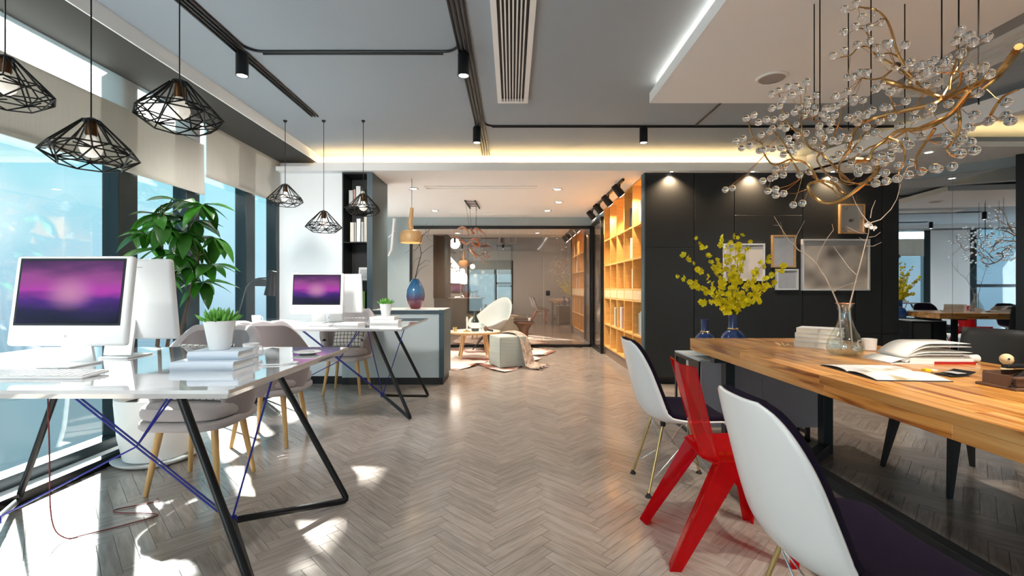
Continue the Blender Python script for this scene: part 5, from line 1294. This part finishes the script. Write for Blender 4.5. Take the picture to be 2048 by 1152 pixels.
balls = """28,1017 67,1008 392,1098 441,1089 298,1046 340,1037 297,1014 256,1024 228,970 272,957 293,945 338,938 84,757 123,742 116,794 158,780 139,634 181,617 205,656 247,641 288,642 221,723 268,705 324,675 353,688 280,690 211,807 232,803 255,795 283,798 340,828 328,792 276,581 312,486 276,505 335,535 384,510 362,466 404,462 429,486 463,438 320,567 332,628 352,619 399,602 422,574 469,533 408,669 411,728 366,743 377,775 376,805 424,783 390,812 447,622 461,597 468,561 503,603 515,575 517,508 458,715 497,755 532,676 553,739 510,807 543,796 552,610 568,583 597,580 626,567 615,514 568,634 594,655 615,618 533,714 588,697 661,546 682,491 603,299 663,271 661,171 665,49 727,20 760,93 823,64 858,119 725,142 795,148 735,240 797,219 838,256 854,305 885,235 904,233 992,240 682,416 716,411 748,389 785,386 835,474 862,453 889,460 912,491 961,469 716,547 717,524 766,537 813,593 782,615 735,615 687,632 720,640 737,655 600,755 633,757 653,735 684,739 692,780 566,861 604,852 672,825 637,826 690,882 779,728 783,683 836,711 742,803 735,898 741,929 787,909 834,866 861,836 880,870 909,847 906,824 878,575 915,569 921,628 856,650 885,928 835,939 833,983 892,971 950,957 1009,937 958,889 1020,873 1079,919 1149,900 1168,907 1244,893 934,797 927,776 966,795 989,755 1015,779 961,675 996,542 1019,438 981,378 1019,332 943,355 1059,361 1086,345 1123,342 1148,322 1120,374 1162,377 1064,407 1085,413 1114,397 1100,460 1166,442 1040,590 1042,636 1126,591 1132,575 1117,613 1078,730 1225,556 1217,728 1215,766 1257,784 1293,711 1294,750 1343,763 1289,824 1365,805 1338,683 1263,643 1363,614 1439,650 1383,499 1343,433 1443,397 1326,364 1410,362 1340,400 1217,313 1208,331 1232,352 1264,217 1291,287 1286,164 1336,191 1357,226 1432,199 1536,548 1531,618 1556,648 427,938 480,920 610,970 297,910 340,895"""
bo = MB().sphere((0, 0, 0), .0188, 14).build('glass_ball', 'crystal', ch, world=False, smooth=180); bme = bo.data; first = True
wires = MB()
allp = []
for pts, r0, dj in GB: allp += [cp(x, y, dj) for x, y in pts]
rb = random.Random(9)
for q in balls.split():
    x, y = map(float, q.split(',')); p = cp(x, y, rb.uniform(-.10, .10))
    o = bo if first else link('glass_ball', bme, ch); first = False
    o.location = p - Vector(ch.location); o.rotation_euler = (rb.random() * 6, rb.random() * 6, 0)
    nb_ = min(allp, key=lambda t: (t - p).length); mid = p.lerp(nb_, .5) + Vector((0, 0, -.012))
    if (p - nb_).length > .02: MB().tube([nb_, mid, p + (mid - p).normalized() * .016], .0014, 4).build('twig', 'gold', ch)
for zx, z0, d in ((505, 640, 2.44), (535, 640, 2.3), (688, 700, 2.52), (809, 560, 2.25), (990, 690, 2.44), (1188, 480, 2.0), (1279, 380, 1.95), (1386, 560, 1.9)):
    p = at(1440 + zx / 2.679, z0 / 2.679, d); MB().tube([p, (p.x, p.y, 2.64)], .0028, 6).build('wire', 'wire_black', ch)
# ================================================================== LOUNGE
# pendant over the counter
wp = thing('wood_pendant', 'pale wooden pendant lamp with long neck above the counter', 'pendant lamp', (-1.27, 5.86, 1.72))
MB().lathe([(.132, 0), (.142, .02), (.140, .10), (.115, .145), (.04, .165), (.03, .17), (.03, .165), (.11, .138), (.134, .095), (.136, .02)], 32, (-1.27, 5.86, 1.72), cap=False).build('shade', 'light_wood', wp)
MB().tube([(-1.27, 5.86, 1.885), (-1.285, 5.86, 1.97), (-1.27, 5.86, 2.05), (-1.262, 5.86, 2.16)], [.032, .030, .026, .022], 14).build('neck', 'light_wood', wp)
MB().lathe([(0, .04), (.10, .04), (.10, .03), (0, .03)], 24, (-1.27, 5.86, 1.72)).build('bulb', 'shade_glow', wp)
MB().tube([(-1.262, 5.86, 2.16), (-1.262, 5.86, ZL)], .003, 6).build('cord', 'wire_black', wp)
# blue vase with twigs on the counter
ov = thing('ombre_vase', 'egg shaped vase fading from blue to wine red on the counter', 'vase', (-1.20, 5.78, .893))
MB().lathe([(0, 0), (.05, 0), (.065, .01), (.10, .07), (.116, .15), (.108, .23), (.075, .31), (.045, .355), (.036, .37), (.030, .37), (.04, .35), (0, .33)], 36).build('body', 'ombre', ov, world=False)
tg = thing('dark_twigs', 'bare dark twigs standing in the ombre vase', 'twigs', (-1.20, 5.78, 1.22))
def tz(x, y, dj=0): return at(430 + x / 3.2, 320 + y / 3.2, 5.78 + dj)
for pts, r0 in (([(1280, 760), (1300, 680), (1320, 600), (1310, 540), (1330, 480), (1370, 450), (1395, 415)], .006), ([(1320, 600), (1370, 560), (1400, 545)], .003), ([(1310, 540), (1280, 580), (1255, 570), (1215, 600)], .003), ([(1300, 680), (1350, 640), (1380, 650)], .003), ([(1330, 480), (1290, 520), (1265, 510)], .0025), ([(1318, 620), (1280, 640), (1262, 700)], .002), ([(1370, 450), (1360, 500), (1390, 520)], .0025), ([(1285, 750), (1310, 700), (1360, 670)], .003), ([(1350, 465), (1345, 430), (1360, 400)], .0025)):
    n = len(pts); MB().tube([tz(x, y, -.035 * i) for i, (x, y) in enumerate(pts)], [r0 * (1 - .6 * i / (n - 1)) for i in range(n)], 6).build('twig', 'twig_dark', tg)
# white slanting wall lamp
wl = thing('wall_lamp', 'slim white slanting wall lamp in the bright lounge corner', 'lamp', (-2.2, 9.0, 1.6))
MB().tube([at(789, 437, 8.9), at(783, 500, 8.9), at(777, 512, 8.9)], [.03, .025, .02], 10).build('arm', 'white_plastic', wl)
MB().tube([at(777, 475, 8.9), at(790, 462, 8.9), at(786, 470, 9.05)], .012, 8).build('bracket', 'white_plastic', wl)
# cowhide rug
rg = [(912, 741), (940, 736), (952, 729), (968, 734), (985, 741), (1010, 746), (1032, 740), (1050, 728), (1075, 722), (1085, 717), (1062, 711), (1090, 712), (1113, 703), (1090, 699), (1058, 698), (1000, 700), (960, 698), (905, 700), (880, 706), (870, 722), (878, 738)]
poly = []
for x, y in rg:
    d = F * H / (y - 576); poly.append(((x - 1024) * d / F, d))
cxr = sum(p[0] for p in poly) / len(poly); cyr = sum(p[1] for p in poly) / len(poly)
m = MB(); n = len(poly); rings = 6
for k in range(rings + 1):
    for i in range(n):
        t = k / rings; x = cxr + (poly[i][0] - cxr) * t; y = cyr + (poly[i][1] - cyr) * t
        m.v.append(Vector((x, y, .004 + (.02 * abs(sin(i * 2.1)) if k == rings else .004 * (k % 2)))))
for k in range(rings):
    for i in range(n): j = (i + 1) % n; m.f.append((k*n + i, k*n + j, (k+1)*n + j, (k+1)*n + i))
o = m.build('cowhide_rug', 'cowhide', smooth=180, solid=.004); tag(o, 'brown and white cowhide rug on the lounge floor', 'rug')
# round coffee table
cf = thing('coffee_table', 'round coffee table with splayed wooden legs on the rug', 'table', (-.62, 7.62, 0))
MB().lathe([(0, .415), (.40, .415), (.425, .425), (.43, .437), (.43, .445)], 48).build('top', 'light_wood', cf, world=False)
MB().lathe([(0, .4452), (.405, .4452), (.405, .449), (0, .449)], 48).build('inlay', 'ceramic', cf, world=False)
for k in range(4):
    a = k * pi / 2 + .95; MB().tube([(.24 * cos(a), .24 * sin(a), .416), (.33 * cos(a), .33 * sin(a), .012)], [.026, .016], 12).build('leg', 'light_wood', cf, world=False)
def on_ct(x, y): return Vector((-.62 + x, 7.62 + y, .4492))
cnd = thing('candle_holder', 'white candle in a low brass holder on the coffee table', 'candle', on_ct(-.10, -.18))
MB().lathe([(0, 0), (.06, 0), (.065, .012), (.02, .016), (.02, .03), (0, .03)], 20).build('holder', 'brass', cnd, world=False); MB().cyl((0, 0, .03), (0, 0, .24), .012, n=12).build('candle', 'candle', cnd, world=False)
bt = thing('glass_bottle', 'dark bottle with white label on the coffee table', 'bottle', on_ct(.02, -.05))
MB().lathe([(0, 0), (.06, 0), (.065, .02), (.065, .16), (.03, .23), (.022, .30), (.022, .33), (0, .33)], 20).build('body', 'bottle', bt, world=False); MB().lathe([(.066, .05), (.0665, .05), (.0665, .14), (.066, .14)], 20, cap=False).build('label_band', 'paper', bt, world=False)
gb = thing('glass_tumbler', 'clear glass tumbler on the coffee table', 'glass', on_ct(.14, -.02)); MB().lathe([(0, 0), (.03, 0), (.038, .12), (.036, .12), (.029, .006), (0, .006)], 18).build('body', 'clear_thin', gb, world=False)
tr_ = thing('spinning_top', 'small brown wooden ornament on the coffee table', 'ornament', on_ct(.20, -.16)); MB().lathe([(0, 0), (.03, .02), (.035, .06), (.015, .09), (0, .1)], 14).build('body', 'walnut', tr_, world=False); MB().tube([(.03, 0, .03), (.12, -.02, .015)], .016, 8).build('tail', 'black_plastic', tr_, world=False)
gc = thing('brass_cup', 'little brass cup at the coffee table edge', 'cup', on_ct(-.30, -.12)); MB().lathe([(0, 0), (.03, 0), (.035, .07), (.032, .07), (.027, .006), (0, .006)], 16).build('body', 'brass', gc, world=False)
# pouf and throw
pfv = thing('pouf', 'sage green stitched cube pouf on the cowhide rug', 'pouf', (-.07, 6.86, .014), radians(24))
def puff(sz, hz):
    bm = bmesh.new(); bmesh.ops.create_cube(bm, size=1); bmesh.ops.subdivide_edges(bm, edges=list(bm.edges), cuts=11, use_grid_fill=True)
    m = MB()
    for v in bm.verts:
        x, y, z = v.co * 2; k = (1 - x**4 * .0)
        bx = 1 + .10 * (1 - y*y) * (1 - z*z); by = 1 + .10 * (1 - x*x) * (1 - z*z); bz = 1 + .10 * (1 - x*x) * (1 - y*y)
        m.v.append(Vector((x * sz / 2 * bx, y * sz / 2 * by, (z * bz + 1.0) * hz / 2)))
    bm.verts.index_update(); m.f = [tuple(v.index for v in f.verts) for f in bm.faces]; bm.free(); return m
pm_ = puff(.40, .44)
for v in pm_.v: v.z = max(0.0, v.z)
pm_.build('cube', 'sage_fabric', pfv, world=False, smooth=60, bevel=.012)
for sgx, sgy in ((1, 1), (1, -1), (-1, 1), (-1, -1)):
    MB().tube([(sgx * .20, sgy * .20, .01 + .42 * i / 6) for i in range(7)], .006, 6).build('seam', 'sage_fabric', pfv, world=False)
for k in range(1, 9):
    z_ = .05 * k; t_ = 1 + .10 * (1 - (2 * z_ / .44 - 1) ** 2); q_ = []
    for sx, sy, ex, ey in ((-1, -1, 1, -1), (1, -1, 1, 1), (1, 1, -1, 1), (-1, 1, -1, -1)):
        for i in range(8):
            u = i / 8; x_, y_ = sx + (ex - sx) * u, sy + (ey - sy) * u
            w_ = 1 - (2 * z_ / .44 - 1) ** 2
            q_.append((x_ * .20 * (1 + .10 * (1 - y_ * y_) * w_), y_ * .20 * (1 + .10 * (1 - x_ * x_) * w_), z_))
    MB().tube(q_, .003, 5, closed=True).build('stitch_row', 'sage_fabric', pfv, world=False)
tw_ = thing('knitted_throw', 'brown and cream patterned throw draped over the pouf', 'blanket', (.12, 6.80, 0))
tpts = [(-.10, 7.00, .475), (.0, 6.92, .487), (.09, 6.85, .475), (.165, 6.80, .42), (.20, 6.77, .30), (.23, 6.74, .16), (.26, 6.71, .05), (.33, 6.67, .022), (.45, 6.64, .022)]
def throw(u, v):
    t = v * (len(tpts) - 1); i = min(len(tpts) - 2, int(t)); k = t - i; p = Vector(tpts[i]).lerp(Vector(tpts[i+1]), k)
    w = (u - .5) * (.22 + .08 * v); return p + Vector((.5 * w, .86 * w, .012 * sin(u * 17 + v * 5) + .006))
MB().grid(throw, 20, 40).build('cloth', 'throw_fabric', tw_, smooth=180, solid=.008)
for i in range(9):
    p = throw(i / 8, 1); MB().tube([p, p + Vector((.05, -.01, -.012))], .005, 5).build('tassel', 'throw_fabric', tw_)
# lounge chair
lc = thing('lounge_chair', 'pale grey moulded lounge chair near the glass wall', 'armchair', (-.42, 8.52, .014), radians(-38))
def lsh(u, v):
    "bowl seat: v 0 centre .. 1 rim, u round; faces -y"
    a = (u * 2 - 1) * pi; c = cos(a)          # a = 0 at the back
    k = max(0, min(1, (c + 1) / 2)); zr = .43 + .16 * min(1, k * 2.4) + .37 * max(0, (k - .55) / .45) ** 1.3
    rx = .37 + .03 * (1 - abs(c)); ry = .36 + (.10 if c > 0 else .02) * abs(c)
    r = v ** .85
    return Vector((rx * sin(a) * r, ry * c * r, .345 + (zr - .345) * v ** 2.3))
MB().grid(lsh, 48, 14).build('shell', 'pale_shell', lc, world=False, smooth=180, solid=.022)
MB().lathe([(0, .30), (.11, .30), (.13, .335), (0, .335)], 20).build('hub', 'dark_wood', lc, world=False)
for k in range(4): a = k * pi / 2 + pi / 4; MB().tube([(.06 * cos(a), .06 * sin(a), .30), (.30 * cos(a), .30 * sin(a), .012)], [.018, .012], 10).build('leg', 'dark_wood', lc, world=False)
# mushroom side table
st = thing('side_table', 'dark walnut mushroom side table beside the lounge chair', 'table', (.22, 8.62, 0))
MB().lathe([(0, 0), (.17, 0), (.17, .02), (.10, .08), (.075, .22), (.09, .38), (.15, .47), (.19, .50), (.19, .535), (0, .54)], 32).build('body', 'walnut', st, world=False)
MB().lathe([(0, .5405), (.175, .5405), (.175, .546), (0, .546)], 32).build('top_disc', 'dark_wood', st, world=False)
sc_ = thing('tea_cup', 'tiny white cup on the walnut side table', 'cup', (.32, 8.57, .5465)); MB().lathe([(0, 0), (.02, 0), (.03, .05), (.028, .05), (.018, .004), (0, .004)], 16).build('body', 'ceramic', sc_, world=False)
# copper ribbon chandelier
cc = thing('ribbon_chandelier', 'copper ribbon chandelier hanging over the coffee table', 'chandelier', (-.66, 7.6, ZL))
for x0 in (-.74, -.58): MB().tube([(x0, 7.3, ZL - .012), (x0 + .02, 8.0, ZL - .012)], .012, 6).build('rail', 'black_metal', cc)
for y in (7.35, 7.5, 7.65, 7.8): MB().tube([(-.74, y, ZL - .012), (-.58, y, ZL - .012)], .006, 6).build('rung', 'black_metal', cc)
for x, y in ((-.74, 7.4), (-.58, 7.5), (-.70, 7.7), (-.60, 7.85)): MB().tube([(x, y, ZL - .01), (-.64 + (x + .66) * .7, 7.62, 2.12)], .002, 5).build('wire', 'wire_black', cc)
rk = random.Random(21)
def rz_(x, y, dj=0): return at(860 + x / 6.4, 380 + y / 6.4, 7.6 + dj)
for pts in ([(280, 580), (350, 500), (420, 475), (480, 520), (500, 600)], [(260, 590), (350, 610), (420, 660), (470, 690), (520, 640)], [(720, 585), (660, 530), (580, 490), (540, 540), (510, 600)], [(470, 600), (490, 540), (520, 500), (560, 560), (600, 510), (610, 620)], [(500, 640), (560, 620), (610, 650), (630, 720), (590, 760)], [(500, 750), (530, 790), (580, 830), (590, 880), (610, 800)], [(720, 690), (660, 690), (620, 720), (560, 700), (530, 650)], [(350, 700), (370, 650), (420, 660)], [(660, 620), (600, 625), (550, 640), (510, 700), (540, 760), (590, 740)]):
    P = [rz_(x, y, rk.uniform(-.12, .12)) for x, y in pts]; Q = []; n = len(P)
    for i in range(n - 1):
        p0, p1, p2, p3 = P[max(0, i-1)], P[i], P[i+1], P[min(n-1, i+2)]
        for k in range(5): t = k / 5; Q.append(.5 * ((2*p1) + (p2 - p0) * t + (2*p0 - 5*p1 + 4*p2 - p3) * t*t + (3*p1 - p0 - 3*p2 + p3) * t**3))
    Q.append(P[-1]); NQ = len(Q)
    MB().grid(lambda u, v: Q[min(NQ - 1, round(u * (NQ - 1)))] + Vector((.25, .6, .75)).normalized() * (.05 * (v - .5) * sin(pi * min(.97, max(.06, u)))), NQ - 1, 2).build('ribbon', 'copper', cc, smooth=180, solid=.004)
# ball pendants in the far room
for i, (x, y) in enumerate(((908, 530), (925, 542), (945, 533))):
    p = at(x, y, 10.2); r = thing('ball_pendant', ('small white glass ball lamp nearest the counter, seen through the glass', 'lowest small white ball lamp seen through the glass', 'small white ball lamp beside the far window')[i], 'pendant lamp', p, group='glass ball lamps behind the partition')
    MB().sphere((0, 0, 0), .055, 16).build('globe', 'shade_glow', r, world=False); MB().tube([(0, 0, .05), (0, 0, ZL - p.z)], .004, 6).build('cord', 'wire_black', r, world=False)
for x_, lb in ((-1.2, 'downlight added to brighten the far room, by the window'), (1.2, 'downlight added to brighten the far room, by the wall')):  # lamps added to brighten the room behind the glass
    r = thing('far_fill_light', lb, 'downlight', (x_, 10.6, ZL), group='added downlights behind the glass partition')
    MB().lathe([(.05, -.008), (.068, -.008), (.07, -.001), (.05, -.001)], 20, (x_, 10.6, ZL), cap=False).build('rim', 'chrome', r); MB().lathe([(0, -.004), (.05, -.004), (.05, -.001), (0, -.001)], 20, (x_, 10.6, ZL)).build('lens', 'lamp_lens', r)
    spot((x_, 10.6, ZL - .03), (0, .3, -1), 60, 130, .9, (1, .84, .68))
# track with spot heads
tk = thing('track_light', 'black ceiling track with four spot heads beside the bookcase', 'track light', (1.40, 7.1, ZL))
MB().box((1.385, 5.85, ZL - .03), (1.415, 8.4, ZL)).build('rail', 'black_metal', tk)
for y in (6.05, 6.75, 7.45, 8.1):
    h = MB().tube([(1.40, y, ZL - .03), (1.40, y, ZL - .09)], .012, 8).build('arm', 'black_metal', tk)
    a = Vector((1.36, y, ZL - .09)); d = Vector((.55, .10, -.62)).normalized()
    MB().tube([a - d * .06, a - d * .05, a + d * .10, a + d * .11], [.035, .045, .052, .050], 18).build('spot_head', 'black_metal', tk)
    e_ = a + d * .112; MB().tube([e_, e_ + d * .002], .04, 16).build('lens', 'lamp_lens', tk)
    spot(a + d * .13, d, 30, 95, .6, (1, .80, .52))
# lounge downlights and slot diffusers
for i, (x, y) in enumerate(((827, 377), (1115, 378), (1118, 404), (870, 421), (1095, 421))):
    d = F * (ZL - H) / (576 - y); X = (x - 1024) * d / F
    r = thing('downlight', ('round downlight near the wooden pendant', 'round downlight by the slot diffuser end', 'round downlight in the middle of the lounge ceiling', 'distant round downlight over the wall corner', 'distant round downlight before the glass wall')[i], 'downlight', (X, d, ZL), group='lounge downlights')
    MB().lathe([(.05, -.008), (.068, -.008), (.07, -.001), (.05, -.001)], 20, (X, d, ZL), cap=False).build('rim', 'chrome', r); MB().lathe([(0, -.004), (.05, -.004), (.05, -.001), (0, -.001)], 20, (X, d, ZL)).build('lens', 'lamp_lens', r)
    spot((X, d, ZL - .03), (0, 0, -1), 60, 120, .8, (1, .82, .64))
for lb, px0, px1, py in (('long white slot diffuser in the lounge ceiling', 850, 1075, 374), ('shorter far slot diffuser in the lounge ceiling', 900, 1062, 427)):
    d = F * (ZL - H) / (576 - py); x0, x1 = (px0 - 1024) * d / F, (px1 - 1024) * d / F
    r = thing('slot_diffuser', lb, 'vent', ((x0 + x1) / 2, d, ZL), group='lounge slot diffusers')
    MB().box((x0, d - .07, ZL - .012), (x1, d - .05, ZL)).box((x0, d + .05, ZL - .012), (x1, d + .07, ZL)).box((x0, d - .05, ZL - .012), (x0 + .02, d + .05, ZL)).box((x1 - .02, d - .05, ZL - .012), (x1, d + .05, ZL)).build('frame', 'white_plastic', r)
    MB().box((x0 + .02, d - .05, ZL - .006), (x1 - .02, d + .05, ZL - .001)).build('blade', 'wall_paint', r)
# wall washers over the black cabinets (recessed in the lower ceiling in front of the doors)
for i, X in enumerate((1.89, 2.85, 3.80)):
    r = thing('wall_washer', ('recessed wall washer by the bookcase corner', 'recessed wall washer above the framed pictures', 'recessed wall washer above the largest picture')[i], 'downlight', (X, 5.51, ZL), group='recessed wall washers over the black cabinets')
    MB().lathe([(.022, -.004), (.03, -.004), (.031, -.0005), (.022, -.0005)], 18, (X, 5.51, ZL), cap=False).build('rim', 'black_metal', r); MB().lathe([(0, -.003), (.022, -.003), (.022, -.0005), (0, -.0005)], 18, (X, 5.51, ZL)).build('lens', 'lamp_lens', r)
    spot((X, 5.505, ZL - .02), (0, .06, -1), 26, 130, .9, (1, .74, .48), .015)
